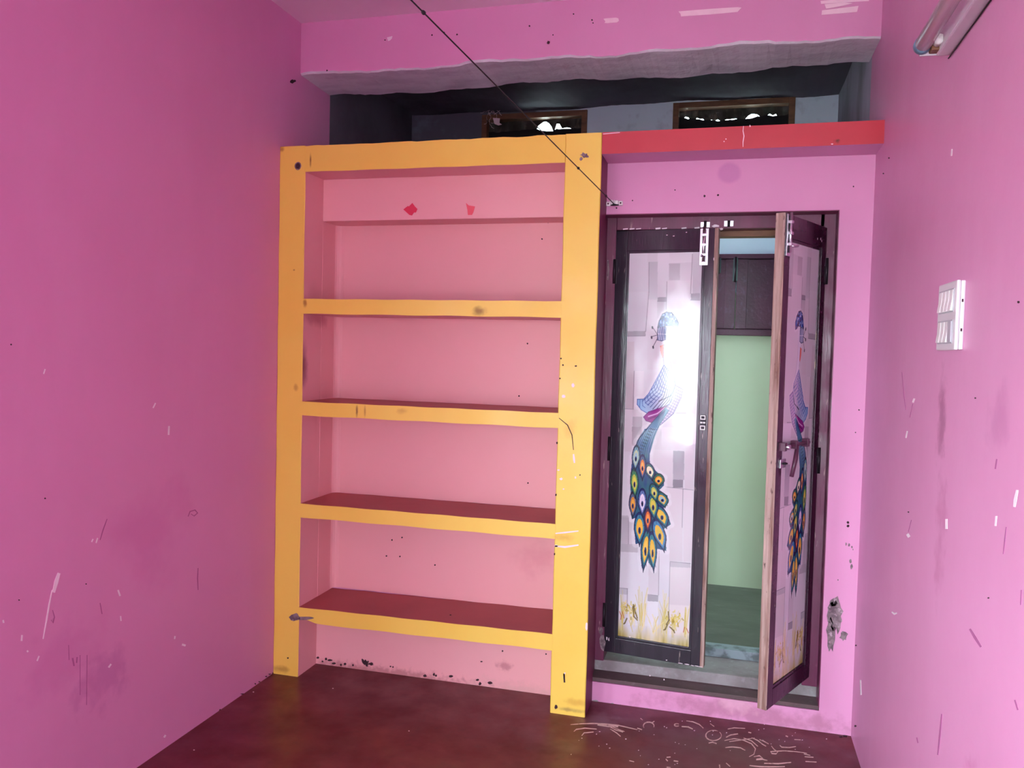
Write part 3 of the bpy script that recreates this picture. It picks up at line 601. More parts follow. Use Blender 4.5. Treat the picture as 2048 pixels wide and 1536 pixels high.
    for q in range(16):
        s = q/15; yq = 1390+260*s; a = (395-110*min(1, s*1.3)-10, yq); line([z3(*a), z3(a[0]+26, yq+10)], 1.0, (34, 60, 60), .85)
    line([z3(372, 1385), z3(318, 1455), z4(292, 50), z4(260, 125), z4(250, 200)], 1.1, (22, 40, 50), .8)
    img[~ku] = tmp[~ku]; line(Pn[:4], 1.3, (24, 44, 70), .8); line([Pn[4], Pn[5], Pn[6], Pn[7]], 1.3, (30, 90, 110), .8)
    # feathers: pointed drops with an eye
    def drop(cx0, cy0, hw, hl, lean, cols, eye=True):
        def shape(s, dy=0):
            L = []
            for q in range(28):
                a = 2*PI*q/28; px_ = math.sin(a)*hw*s; py_ = -math.cos(a)*hl*s
                if py_ > 0: px_ *= (1-(py_/(hl*s))**1.5)*.9+.1*(1-py_/(hl*s))
                L.append(z4(cx0+px_+lean*py_, cy0+py_+dy))
            return L
        hl *= 1.12; hw *= 1.12
        for s, c in zip((1.18, 1.0, .72, .5), cols):
            if c is not None: put(inside(shape(s)), c)
        line(shape(1.18)+[shape(1.18)[0]], 1.1, (14, 26, 52), .9)
        for q in range(10):
            a = 2*PI*q/10; line([z4(cx0+math.sin(a)*hw*.8+lean*-math.cos(a)*hl*.8, cy0-math.cos(a)*hl*.8), z4(cx0+math.sin(a)*hw*1.08+lean*-math.cos(a)*hl, cy0-math.cos(a)*hl*1.05)], .8, (14, 40, 60), .7)
        if eye:
            put(inside([z4(cx0+math.sin(2*PI*q/14)*hw*.3, cy0+hl*.08-math.cos(2*PI*q/14)*hl*.24) for q in range(14)]), (26, 56, 104))
            put(inside([z4(cx0+math.sin(2*PI*q/14)*hw*.17, cy0+hl*.08-math.cos(2*PI*q/14)*hl*.13) for q in range(14)]), (10, 16, 40))
    gold = (222, 180, 60); teal = (40, 116, 122); nv = (20, 44, 96); lime = (176, 190, 80); grn = (30, 92, 74)
    for a in ((327, 690, 20, 96, -.10, (nv, teal, gold, (232, 196, 84))), (368, 700, 18, 88, .06, (nv, (46, 130, 140), gold, (226, 190, 80))), (293, 575, 24, 74, .0, (nv, (50, 128, 150), gold, (230, 178, 64))), (408, 605, 27, 72, .28, (nv, (64, 130, 170), gold, (206, 182, 70))),
              (340, 520, 17, 58, .0, (nv, (90, 50, 70), (214, 110, 50), (230, 150, 70))), (420, 500, 28, 50, .40, (nv, teal, gold, (220, 190, 70))), (370, 445, 22, 60, .10, (nv, teal, lime, (214, 196, 86))), (254, 440, 17, 58, .0, ((46, 42, 50), (90, 110, 130), (206, 140, 50), (226, 170, 70))),
              (308, 425, 19, 62, .0, (nv, (90, 120, 170), (222, 214, 226), (206, 200, 220))), (422, 405, 26, 34, .35, (grn, teal, gold, (150, 190, 190))), (376, 368, 20, 40, .2, (grn, teal, lime, (206, 206, 110))), (263, 318, 18, 64, .05, (grn, (64, 140, 90), lime, (210, 204, 80))),
              (400, 298, 25, 30, .0, (grn, (40, 110, 80), (222, 150, 50), (234, 190, 80))), (352, 250, 22, 38, .25, (nv, (46, 110, 100), (232, 226, 190), (226, 222, 190))), (308, 228, 16, 56, .0, (nv, (70, 100, 130), (218, 130, 60), (236, 176, 100))), (270, 175, 17, 56, -.05, ((40, 70, 80), (120, 170, 180), (190, 206, 160), (150, 190, 200)))): drop(*a)
    return np.clip(img, 0, 255)
def print_mesh():
    img = make_print()[::-1]                       # row 0 at the foot
    c = img/255.0; c = np.where(c <= .04045, c/12.92, ((c+.055)/1.055)**2.4)
    xs = np.linspace(0, PW, GU); zs = np.linspace(0, PH, GV); XX, ZZ = np.meshgrid(xs, zs)
    co = np.stack([XX, np.zeros_like(XX), ZZ], -1).reshape(-1, 3).astype(np.float32)
    i = (np.arange(GV-1)[:, None]*GU + np.arange(GU-1)[None, :]).reshape(-1)
    fc = np.stack([i, i+1, i+GU+1, i+GU], -1).astype(np.int32)
    me = bpy.data.meshes.new('print_panel'); me.vertices.add(len(co)); me.vertices.foreach_set('co', co.ravel())
    me.loops.add(fc.size); me.loops.foreach_set('vertex_index', fc.ravel())
    me.polygons.add(len(fc)); me.polygons.foreach_set('loop_start', np.arange(0, fc.size, 4, dtype=np.int32)); me.update(calc_edges=True)
    at_ = me.color_attributes.new('print', 'FLOAT_COLOR', 'POINT')
    rgba = np.ones((len(co), 4), np.float32); rgba[:, :3] = c.reshape(-1, 3); at_.data.foreach_set('color', rgba.ravel())
    me.materials.append(M['print']); return me
PM = print_mesh()

# ------------------------------------------------------------------ door leaves
LW, LZ0, LZ1, LT = .374, .165, 1.744, .030
def leaf(name, label, hinge, rz, s, mat, hinges, ew=.003):
    t = struct(empty(name, (hinge[0], hinge[1], LZ0), rz), label, 'door')
    H = LZ1-LZ0
    def b(nm, x0, x1, ya, yb, za, zb_, mt, par=t, bev=.0015):
        return bx(nm, (min(s*x0, s*x1), ya, za), (max(s*x0, s*x1), yb, zb_), mt, par, None, bev)
    f0 = -LT                                        # front face
    b('stile', 0, .044, f0, 0, 0, H, mat); b('stile', .327, LW-ew, f0, 0, 0, H, mat)
    b('rail', .044, .327, f0, 0, 0, .056, mat); b('rail', .044, .327, f0, 0, H-.074, H, mat)
    b('panel_backing', .044, .327, f0+.008, -.004, .056, H-.074, mat)
    bw_ = .009
    for nm, a in (('bead', (.044, .044+bw_, .056, H-.074)), ('bead', (.327-bw_, .327, .056, H-.074)), ('bead', (.044+bw_, .327-bw_, .056, .056+bw_)), ('bead', (.044+bw_, .327-bw_, H-.074-bw_, H-.074))):
        b(nm, a[0], a[1], f0+.003, f0+.008, a[2], a[3], mat, t, .001)
    p = bpy.data.objects.new('print_panel', PM); COL.objects.link(p); p.parent = t
    p.location = (s*.0525, f0+.0065, .066); p.scale = (s, 1, 1)
    tag(p, 'glossy printed picture of a peacock on grey blocks above dry grass')
    e = b('edge_strip', LW-ew, LW, f0-.0005, .0005, 0, H, 'wood'); tag(e, 'bare weathered wooden edge')
    for hz in hinges:
        h = tb('hinge', [(s*-.001, f0-.003, hz-.045), (s*-.001, f0-.003, hz+.045)], .0055, 'dark_metal', t)
        b('hinge_plate', .001, .007, f0-.0008, f0, hz-.045, hz+.045, 'dark_metal', h)
    return t, b, H, f0
HY = 3.082
t, b, H, f0 = leaf('door_1', 'left door leaf, nearly shut, with bright peacock print and dark frame', (-.428, HY), -math.radians(7.5), 1, 'leaf_dark', (1.43, .77, .14), .014)
def bolt(b, par, s, x, zt, ln, f0, hook=0):
    k = b('tower_bolt', x-.015, x+.015, f0-.0035, f0, zt-ln, zt, 'chrome', par, .001)
    tb('bolt_rod', [(s*x, f0-.008, zt-ln+.012), (s*x, f0-.008, zt+.006)], .0048, 'chrome', k)
    for a in (.02, .055, .09):
        b('guide', x-.0085, x+.0085, f0-.0145, f0-.0035, zt-a-.008, zt-a+.001, 'chrome', k, .001)
    b('slot', x-.0062, x-.0048, f0-.005, f0-.0034, zt-ln+.01, zt-.004, 'dark_metal', k, 0); b('slot', x+.0048, x+.0062, f0-.005, f0-.0034, zt-ln+.01, zt-.004, 'dark_metal', k, 0)
    tb('pull', [(s*x, f0-.010, zt-ln+.034), (s*(x-.006), f0-.018, zt-ln+.03), (s*(x-.026 if hook else x-.004), f0-.024, zt-ln+.034)], .0034, 'chrome', k)
bolt(b, t, 1, .3245, H-.001, .13, f0)
hp = b('hasp_plate', .332, .352, f0-.003, f0, .86, .915, 'dark_metal', t)
for zc_ in (.869, .906):
    for a in ((.333, .336, zc_-.008, zc_+.008), (.348, .351, zc_-.008, zc_+.008), (.336, .348, zc_-.008, zc_-.0045), (.336, .348, zc_+.0045, zc_+.008)): b('plate_rim', a[0], a[1], f0-.007, f0-.003, a[2], a[3], 'porcelain', hp, .0006)
b('plate_bar', .333, .341, f0-.007, f0-.003, .8845, .890, 'porcelain', hp, .0006); b('plate_bar', .343, .351, f0-.007, f0-.003, .8845, .890, 'porcelain', hp, .0006)
def chips(t, s, lst, mat, f0):
    bm = bmesh.new()
    for x, z, rx, rz_ in lst: prism(bm, [(s*(x+rx*(1-.5*random.random())*math.cos(2*PI*k/8)), f0, z+rz_*(1-.5*random.random())*math.sin(2*PI*k/8)) for k in range(8)], (0, -1, 0), .0005)
    bmesh.ops.recalc_face_normals(bm, faces=bm.faces[:]); tag(mk('paint_chip', bm, mat, t), kind='stuff')
chips(t, 1, [(.24, .006, .004, .002), (.29, .003, .012, .0016), (.315, .003, .014, .0018), (.335, .002, .008, .0016), (.35, .003, .012, .0016), (.365, .003, .008, .002), (.012, .05, .004, .009), (.02, .048, .003, .008), (.10, .07, .004, .003), (.36, 1.47, .002, .009), (.19, H-.02, .004, .002), (.215, H-.024, .005, .002), (.26, H-.012, .004, .002)], 'chip', f0)
t2, b2, H, f0 = leaf('door_2', 'right door leaf swung open towards the room, showing its bare wooden edge', (.275, 3.052), math.radians(65), -1, 'leaf_plum', (1.43, .77))
bolt(b2, t2, -1, .345, H-.003, .13, f0, 1)
al = tb('sliding_latch', [(-.352, f0-.012, .845), (-.25, f0-.013, .845), (-.13, f0-.013, .845)], .006, 'maroon_metal', t2)
for x in (.345, .25, .15): b2('latch_guide', x-.009, x+.009, f0-.020, f0, .832, .858, 'maroon_metal', al, .001)
tb('latch_knob', [(-.338, f0-.012, .845), (-.338, f0-.030, .845)], [.006, .009], 'chrome', al)
tb('hasp', [(-.245, f0-.018, .845), (-.262, f0-.020, .80), (-.285, f0-.018, .745)], [.006, .008, .007], 'maroon_metal', al)
st = b2('staple_plate', .300, .345, f0-.004, f0, .775, .803, 'chrome', t2)
tb('staple_eye', [(-.312, f0-.003, .789), (-.312, f0-.012, .789), (-.326, f0-.012, .789), (-.326, f0-.003, .789)], .003, 'dark_metal', st)
chips(t2, -1, [(.06, H-.045, .003, .006), (.05, H-.05, .002, .005), (.09, H-.048, .002, .006)], 'chip', f0)

# ------------------------------------------------------------------ shuttered window in the passage
w2 = struct(empty('window_2', (WX0, YH, WZ0)), 'dark purple shuttered window in the green wall beyond the doorway', 'window')
for a, c in (((WX0, YH-.05, WZ0), (WX0+.04, YH, WZ1)), ((WX1-.04, YH-.05, WZ0), (WX1, YH, WZ1)), ((WX0+.04, YH-.05, WZ0), (WX1-.04, YH, WZ0+.03)), ((WX0+.04, YH-.05, WZ1-.022), (WX1-.04, YH, WZ1))): part(bx('window_frame', a, c, 'shutter', bev=.003), w2)
for xa, xb in ((WX0+.042, .004), (.008, WX1-.042)):
    s_ = part(bx('shutter', (xa, YH-.035, WZ0+.032), (xb, YH-.012, WZ1-.024), 'shutter', bev=.003), w2)
    for a, c in (((xa, YH-.045), (xa+.05, YH-.035)), ((xb-.05, YH-.045), (xb, YH-.035))):
        o = bx('shutter_stile', (a[0], a[1], WZ0+.032), (c[0], c[1], WZ1-.024), 'shutter', bev=.002); o.parent = s_; o.matrix_parent_inverse = s_.matrix_parent_inverse.copy()
        o.matrix_parent_inverse = Matrix.Identity(4)
for xx, ln in ((-.078, .06), (.0, .10)):
    k = part(bx('tower_bolt', (xx-.011, YH-.055, WZ1-.03-ln), (xx+.011, YH-.045, WZ1-.02), 'green_metal', bev=.001), w2)
    o = tb('bolt_rod', [(xx, YH-.06, WZ1-.03-ln-.006), (xx, YH-.06, WZ1-.015)], .005, 'dark_metal'); o.parent = k

# ------------------------------------------------------------------ ventilators of the loft
def vent(name, label, V, hole, seed):
    rd = random.Random(seed); x0, x1, za, zb_ = V; fw = .028
    r = struct(empty(name, (x0, YH, za)), label, 'window')
    for a, c in (((x0, YH-.012, za), (x0+fw, YH+.06, zb_)), ((x1-fw, YH-.012, za), (x1, YH+.06, zb_)), ((x0+fw, YH-.012, zb_-fw), (x1-fw, YH+.06, zb_)), ((x0+fw, YH-.012, za), (x1-fw, YH+.06, za+fw))): part(bx('frame_bar', a, c, 'brown_wood', bev=.002), r)
    a0, a1 = x0+fw, x1-fw; n = 36
    # a sagging black cloth below and a torn sooty plastic sheet above leave ragged slits of daylight between them
    lo = []; up = []
    for i in range(n+1):
        t = i/n; X = a0+(a1-a0)*t; m_, g_ = hole(t)
        lo.append((X, m_+rd.uniform(-.003, .003))); up.append((X, m_+g_+rd.uniform(-.003, .003)))
    for nm, edge, zz_, mt, yo in (('cloth', lo, za+fw, 'black_cloth', .030), ('plastic_sheet', up, zb_-fw, 'plastic', .040)):
        bm = bmesh.new(); top = []
        for X, z in edge:
            wv = .004*math.sin(X*40)
            top.append([bm.verts.new((X, YH+yo+wv, z)), bm.verts.new((X, YH+yo+wv*.5, zz_)), bm.verts.new((X, YH+yo+wv+.002, z)), bm.verts.new((X, YH+yo+.002+wv*.5, zz_))])
        for i in range(n):
            A, B = top[i], top[i+1]
            for q in ((0, 1), (2, 3), (0, 2), (1, 3)): bm.faces.new((A[q[0]], A[q[1]], B[q[1]], B[q[0]]))
        bmesh.ops.recalc_face_normals(bm, faces=bm.faces[:]); part(mk(nm, bm, mt), r)
    part(bx('pane', (a0, YH+.052, za+fw), (a1, YH+.055, zb_-fw), 'pane', bev=0), r)
    return r
def gap1(t):
    m_ = 2.438 - .004*math.sin(t*9); g_ = -.01
    for c, w_, h in ((.60, .09, .052), (.74, .04, .034), (.52, .02, .014), (.83, .045, .012), (.90, .012, .018)): g_ = max(g_, h*(1-((t-c)/w_)**2) if abs(t-c) < w_ else -1)
    return m_-(.012 if .55 < t < .7 else .0), g_
def gap2(t):
    m_ = 2.466 - .028*math.sin(min(1, t*1.4)*PI*.75) + .008*t; g_ = -.01
    for c, w_, h in ((.07, .018, .020), (.17, .03, .010), (.22, .02, .008), (.30, .04, .008), (.36, .03, .006), (.50, .10, .004), (.68, .07, .020), (.83, .03, .010), (.88, .02, .012)): g_ = max(g_, h*(1-((t-c)/w_)**2) if abs(t-c) < w_ else -1)
    return m_, g_
vent('window_3', 'small brown framed ventilator high above the yellow frame', V1, gap1, 3)
vent('window_4', 'small brown framed ventilator high above the red ledge', V2, gap2, 5)
# frayed threads and a scrap hanging at the ventilator
bm = bmesh.new(); rd = random.Random(11)
c0 = at(988, 226, 1, YH-.03)
for q in range(9):
    p = c0 + Vector((rd.uniform(-.03, .03), rd.uniform(-.008, .004), rd.uniform(-.02, .02))); pts = [p]; an = rd.uniform(0, 6.28)
    for k in range(9):
        an += rd.uniform(-.9, .9); p = p + Vector((math.cos(an)*.011, rd.uniform(-.002, .002), math.sin(an)*.011)); pts.append(p)
    tube(bm, pts, .0009, 5)
tube(bm, [at(962, 208, 1, YH-.03), at(972, 212, 1, YH-.03), at(985, 218, 1, YH-.03), c0], .0009, 5)
prism(bm, [at(u, v, 1, YH-.03) for u, v in ((986, 236), (1000, 237), (999, 246), (1004, 249), (997, 251), (989, 248))], (0, -1, 0), .003)
bmesh.ops.recalc_face_normals(bm, faces=bm.faces[:])
tag(mk('thread_tangle', bm, 'tape'), 'frayed pale thread tangle hanging at the left corner of the dark ventilator', 'thread')

# ------------------------------------------------------------------ tube light on the right wall
EY = 2.005; tz = 1.985; tx_ = XR-.060
tl = empty('tube_light', (XR, EY, tz)); tag(tl, 'unlit white fluorescent tube light on the right pink wall', 'lamp')
NY = EY-1.22
part(bx('batten', (XR-.030, NY-.02, tz-.022), (XR, EY+.002, tz+.024), 'batten', bev=.004), tl)
part(tb('tube', [(tx_, EY-.022, tz), (tx_, NY+.02, tz)], .0175, 'tube', n=24), tl)
part(tb('end_cap', [(tx_, EY, tz), (tx_, EY-.004, tz), (tx_, EY-.024, tz)], [.0165, .0185, .0182], 'cap', n=24), tl)
part(tb('end_cap', [(tx_, NY, tz), (tx_, NY+.024, tz)], .0182, 'cap', n=24), tl)
for yy in (EY+.001, NY-.003):
    part(bx('holder_arm', (tx_-.004, yy-.003, tz-.020), (XR-.005, yy+.002, tz+.010), 'batten', bev=.001), tl)
sk = part(bx('lamp_socket', (tx_+.014, EY-.03, tz-.018), (XR-.027, EY-.003, tz+.014), 'brown_wood', bev=.003), tl)
part(tb('starter', [(XR-.036, EY-.034, tz-.004), (XR-.036, EY-.060, tz-.004)], .0095, 'porcelain', n=16), tl)
part(tb('wire', [(XR-.004, EY+.004, tz-.027), (XR-.003, EY-.01, tz-.0255), (XR-.003, NY, tz-.0255)], .0014, 'black'), tl)

# ------------------------------------------------------------------ switchboard
SY0, SY1, SZ0, SZ1 = 1.795, 1.945, 1.317, 1.456
sb = empty('switchboard', (XR, (SY0+SY1)/2, SZ0)); tag(sb, 'white plastic switchboard with two rows of switches on right wall', 'switchboard')
part(bx('back_box', (XR-.008, SY0+.001, SZ0+.001), (XR, SY1-.001, SZ1-.001), 'switch', bev=.002), sb)
fp = part(bx('face_plate', (XR-.016, SY0, SZ0), (XR-.008, SY1, SZ1), 'switch', bev=.0035), sb)
X0 = XR-.016
for row, (zc_, cnt) in enumerate(((1.417, 4), (1.354, 3))):
    rm = part(bx('row_surround', (X0-.0015, SY0+.016, zc_-.024), (X0, SY1-.014, zc_+.024), 'switch_shade', bev=.0006), sb)
    pitch = .029
    for q in range(cnt):
        ya = SY1-.018-pitch*(q+1); bm = bmesh.new()
        # rocker: wedge, lower edge stands out
        z0_, z1_ = zc_-.021, zc_+.021; prof = [(z0_, .0012), (z0_, .0062), (z0_+.008, .0054), (zc_, .0034), (z1_, .0024), (z1_, .0012)]
        A = [bm.verts.new((X0-d, ya+.0035, z)) for z, d in prof]; B = [bm.verts.new((X0-d, ya+pitch-.0035, z)) for z, d in prof]
        for k in range(len(prof)): bm.faces.new((A[k], A[(k+1) % 6], B[(k+1) % 6], B[k]))
        bm.faces.new(A); bm.faces.new(B[::-1]); bmesh.ops.recalc_face_normals(bm, faces=bm.faces[:])
        part(mk('rocker_switch', bm, 'porcelain'), sb)
part(bx('blank_module', (X0-.004, SY0+.018, 1.333), (X0-.001, SY0+.044, 1.375), 'switch_shade', bev=.001), sb)
for zz_ in (1.415, 1.357): part(bx('side_notch', (XR-.006, SY0+.0002, zz_-.003), (XR-.003, SY0+.0015, zz_+.003), 'pit', bev=0), sb)

# ------------------------------------------------------------------ cable across the room and its porcelain cleats
cp_ = at(1229, 409, 1, DW-.012)
pm_ = at(822, 0, 1, 1.45)                     # it passes above the camera's left to the wall behind
up_ = cp_ + (pm_-cp_)*((YR-cp_.y)/(pm_.y-cp_.y))
pts = [cp_.lerp(up_, k/120) for k in range(121)]
cb = empty('stretched_cable', tuple(cp_)); tag(cb, 'thin black cable stretched through the room down to porcelain cleats', 'cable')
part(tb('cable', pts, .0015, 'black'), cb)
for yk in (1.50, 2.52, 2.85):
    f_ = (yk-cp_.y)/(up_.y-cp_.y); p = cp_.lerp(up_, f_); d = (up_-cp_).normalized()
    part(tb('knot', [p-d*.006, p-d*.002, p+d*.003, p+d*.007], [.0018, .0042, .0038, .0018], 'black'), cb)
cl = empty('cleat_strip', tuple(at(1230, 412, 1, DW))); tag(cl, 'row of small white porcelain cleats above the door', 'cleat')
for u, v, w_, h in ((1217.3, 408.6, 7.4, 8), (1224.0, 405.5, 5, 8.5), (1229.4, 405, 2.6, 7.5), (1234.0, 406, 5.6, 8), (1242, 407.2, 7.4, 8)):
    c = at(u, v, 1, DW); k_ = 2.98/1640*1.12; bm = bmesh.new()
    box(bm, (c.x-w_*k_/2, DW-.012, c.z-h*k_/2), (c.x+w_*k_/2, DW, c.z+h*k_/2), None, .003)
    o = part(mk('porcelain_bead', bm, 'porcelain'), cl)
    if w_ > 7:
        q = tb('screw', [(c.x, DW-.0115, c.z), (c.x, DW-.0135, c.z)], .003, 'pit', n=10); q.parent = o; q.matrix_parent_inverse = Matrix.Identity(4)
part(tb('binding', [at(1221.5, 410.5, 1, DW-.013), at(1228, 409.6, 1, DW-.015), at(1237.5, 410, 1, DW-.013)], [.0016, .004, .0016], 'black'), cl)

# ------------------------------------------------------------------ tape, paper
def plate(name, pl, pts, mat, label, cat, group=None, th=.0012, lift=0):
    bm = bmesh.new(); prism(bm, px(pl, pts, lift), PL[pl][2], th); bmesh.ops.recalc_face_normals(bm, faces=bm.faces[:])
    return tag(mk(name, bm, mat), label, cat, group)
GT = 'tape strips on the beam'
plate('tape_strip', 'door', [(1207, 38), (1212, 37), (1232, 35.5), (1237, 37), (1238, 42), (1234, 45), (1214, 46.5), (1209, 46), (1211, 43)], 'tape', 'short rounded white tape strip, leftmost on the pink beam', 'tape', GT)
plate('tape_strip', 'door', [(1357, 23), (1420, 18), (1475, 14.5), (1483, 15.5), (1475, 24), (1420, 29), (1362, 33), (1361, 28)], 'tape', 'long white tape strip in the middle of the pink beam', 'tape', GT)
plate('tape_strip', 'door', [(1641, 2), (1700, -3), (1739, -6), (1738, 2), (1690, 5), (1642, 8)], 'tape', 'topmost white tape strip at the right end of the beam', 'tape', GT)
plate('tape_strip', 'door', [(1649, 9), (1690, 5.5), (1705, 7), (1690, 11), (1665, 16), (1652, 18)], 'tape', 'narrow torn tape strip between two others at the beam\'s right end', 'tape', GT, lift=.0013)
plate('tape_strip', 'door', [(1644, 21), (1680, 16.5), (1717, 12), (1714, 24), (1680, 27), (1643, 30)], 'tape', 'lowest of the white tape strips at the right end of the beam', 'tape', GT)
plate('paper_scrap', 'panel', [(807, 419), (816, 412), (818, 413), (825, 406), (830, 413), (835, 418), (832, 425), (828, 425), (824, 431), (819, 430)], 'paper', 'dark red star shaped torn paper scrap in the top compartment', 'paper', 'paper scraps on the shelf', .0016)
plate('paper_scrap', 'panel', [(932, 406), (938, 411), (950, 413), (947, 424), (944, 430), (936, 430), (935, 420)], 'paper2', 'faded pink torn paper scrap in the top compartment', 'paper', 'paper scraps on the shelf', .0016)
decals('paint_chip', 'door', [[(774, 75), (785, 72), (784, 77), (780, 81), (776, 82)]], 'chip', beam)
decals('nail_hole', 'door', [blob(u, v, r_, r_) for u, v, r_ in ((864, 70, 2), (888, 65, 2), (914, 69, 2.2), (1059, 52, 2), (1097, 85, 4), (1184, 40, 2), (1147, 28, 1.8), (1106, 70, 1.6), (654, 141, 2), (770, 80, 1.6), (1186, 46, 1.6))], 'pit', beam)
decals('nail_hole', 'door', [blob(u, v, r_, r_) for u, v, r_ in ((1409, 392, 3), (1436, 390, 2.6), (1350, 380, 1.6), (1265, 401, 1.6), (1233, 416, 2), (1707, 373, 1.8), (1696, 1045, 3.4), (1696, 1052, 3.4), (1718, 820, 2), (1711, 865, 1.6))], 'pit', wb)

# ------------------------------------------------------------------ wear on walls and floor
decals('bare_plaster', 'door', [blob(1670, 1232, 19, 44, 22, .45), blob(1662, 1270, 11, 38, 16, .4), blob(1687, 1272, 11, 12, 14, .5), blob(1667, 1205, 9, 9, 12, .4)], 'patch', wb, .0015)
decals('paint_chip', 'door', [blob(u, v, a, b_) for u, v, a, b_ in ((1692, 1088, 2, 4), (1698, 1090, 2.5, 4), (1704, 1094, 2, 3), (1706, 1099, 1.5, 2), (1701, 1122, 3, 5), (1703, 1133, 3, 7), (1676, 1160, 1.5, 2))], 'patch', wb)
decals('paint_chip', 'door', [blob(u, 1404+.14*(u-1184)+random.uniform(-3, 1), random.uniform(3, 10), random.uniform(1, 3)) for u in range(1190, 1690, 17)], 'concrete', wb)
decals('scratch', 'left', [stroke(p, w_) for p, w_ in (([(118, 1146), (112, 1165), (107, 1185)], 8), ([(104, 1180), (98, 1210), (93, 1240), (86, 1278)], 3), ([(90, 738), (87, 748)], 3), ([(311, 806), (306, 816)], 3), ([(338, 852), (337, 870)], 4), ([(186, 1078), (183, 1084)], 3), ([(195, 1076), (192, 1086)], 3),
      ([(236, 1180), (240, 1192)], 4), ([(241, 1232), (242, 1242)], 3), ([(350, 1272), (349, 1278)], 3), ([(222, 1328), (217, 1335)], 4), ([(6, 1240), (7, 1246)], 4), ([(44, 1270), (43, 1282)], 4), ([(331, 1470), (328, 1475)], 4), ([(78, 1312), (74, 1322)], 3), ([(364, 1289), (371, 1291)], 5), ([(54, 1301), (56, 1304)], 4))], 'chip', wl)
decals('scuff', 'left', [stroke(p, w_) for p, w_ in (([(376, 1033), (380, 1023), (390, 1020), (395, 1026), (388, 1032), (382, 1028)], 2.5), ([(396, 1136), (395, 1156), (396, 1180)], 2), ([(214, 1038), (206, 1060), (200, 1080)], 2), ([(105, 1220), (109, 1234), (106, 1246), (102, 1240)], 2), ([(160, 1310), (160, 1390)], 1.4), ([(174, 1310), (173, 1410)], 1.4), ([(145, 1316), (148, 1332)], 4), ([(154, 1314), (153, 1326)], 3), ([(137, 1290), (138, 1320)], 1.4), ([(200, 1206), (204, 1228)], 2))], 'scuff', wl)
decals('nail_hole', 'left', [blob(u, v, r_, r_) for u, v, r_ in ((22, 689, 2), (90, 997, 2), (172, 1168, 1.6), (38, 1200, 1.6), (584, 163, 5), (589, 162, 3))], 'pit', wl)
decals('baseboard_dirt', 'left', [blob(545-k*11+random.uniform(-4, 4), 1347+k*7.8+random.uniform(-3, 0), random.uniform(1, 7), random.uniform(1, 2.5), 8, .7) for k in (0, .5, 1.1, 2.3, 2.8, 5.5, 6, 9.4, 13)], 'pit', wl)
decals('scratch', 'right', [stroke(p, w_) for p, w_ in (([(1829, 797), (1826, 805)], 4), ([(1815, 862), (1812, 876)], 3), ([(1815, 1068), (1819, 1074)], 7), ([(1893, 1038), (1893, 1058)], 5), ([(1993, 1032), (1991, 1052)], 4), ([(2035, 980), (2031, 1000), (2029, 1014)], 6), ([(1784, 1224), (1789, 1228), (1794, 1226)], 4), ([(1904, 298), (1903, 312)], 3), ([(1721, 1360), (1722, 1390)], 3))], 'chip', wr)
decals('scuff', 'right', [stroke(p, w_*.6) for p, w_ in (([(1940, 1258), (1950, 1275), (1962, 1294)], 8), ([(1884, 1428), (1880, 1470), (1876, 1510)], 6), ([(2013, 1054), (2010, 1080), (2007, 1108)], 4), ([(1994, 918), (1991, 938)], 5), ([(1834, 1475), (1836, 1486)], 4), ([(1826, 808), (1820, 835)], 2), ([(1804, 744), (1808, 790), (1812, 820)], 1.8), ([(1823, 1040), (1817, 1064)], 2), ([(2043, 1180), (2042, 1210)], 4), ([(2030, 1400), (2036, 1420)], 5))], 'scuff', wr)
decals('nail_hole', 'right', [blob(u, v, r_, r_) for u, v, r_ in ((1778, 316, 2), (1767, 347, 1.6), (1951, 796, 1.8), (1977, 1196, 2), (2037, 604, 3), (1817, 1024, 1.8), (1712, 1291, 2), (1703, 1378, 2), (1711, 1452, 2.5))], 'pit', wr)
decals('baseboard_dirt', 'floor', [blob(1690, 1472, 8, 4, 12, .6), blob(1696, 1466, 5, 6, 12, .6), blob(1682, 1474, 5, 2, 10, .5)], 'pit', floor)
ch = []
def c8(x, y): return (1100+x/3.151, 1250+y/3.151)
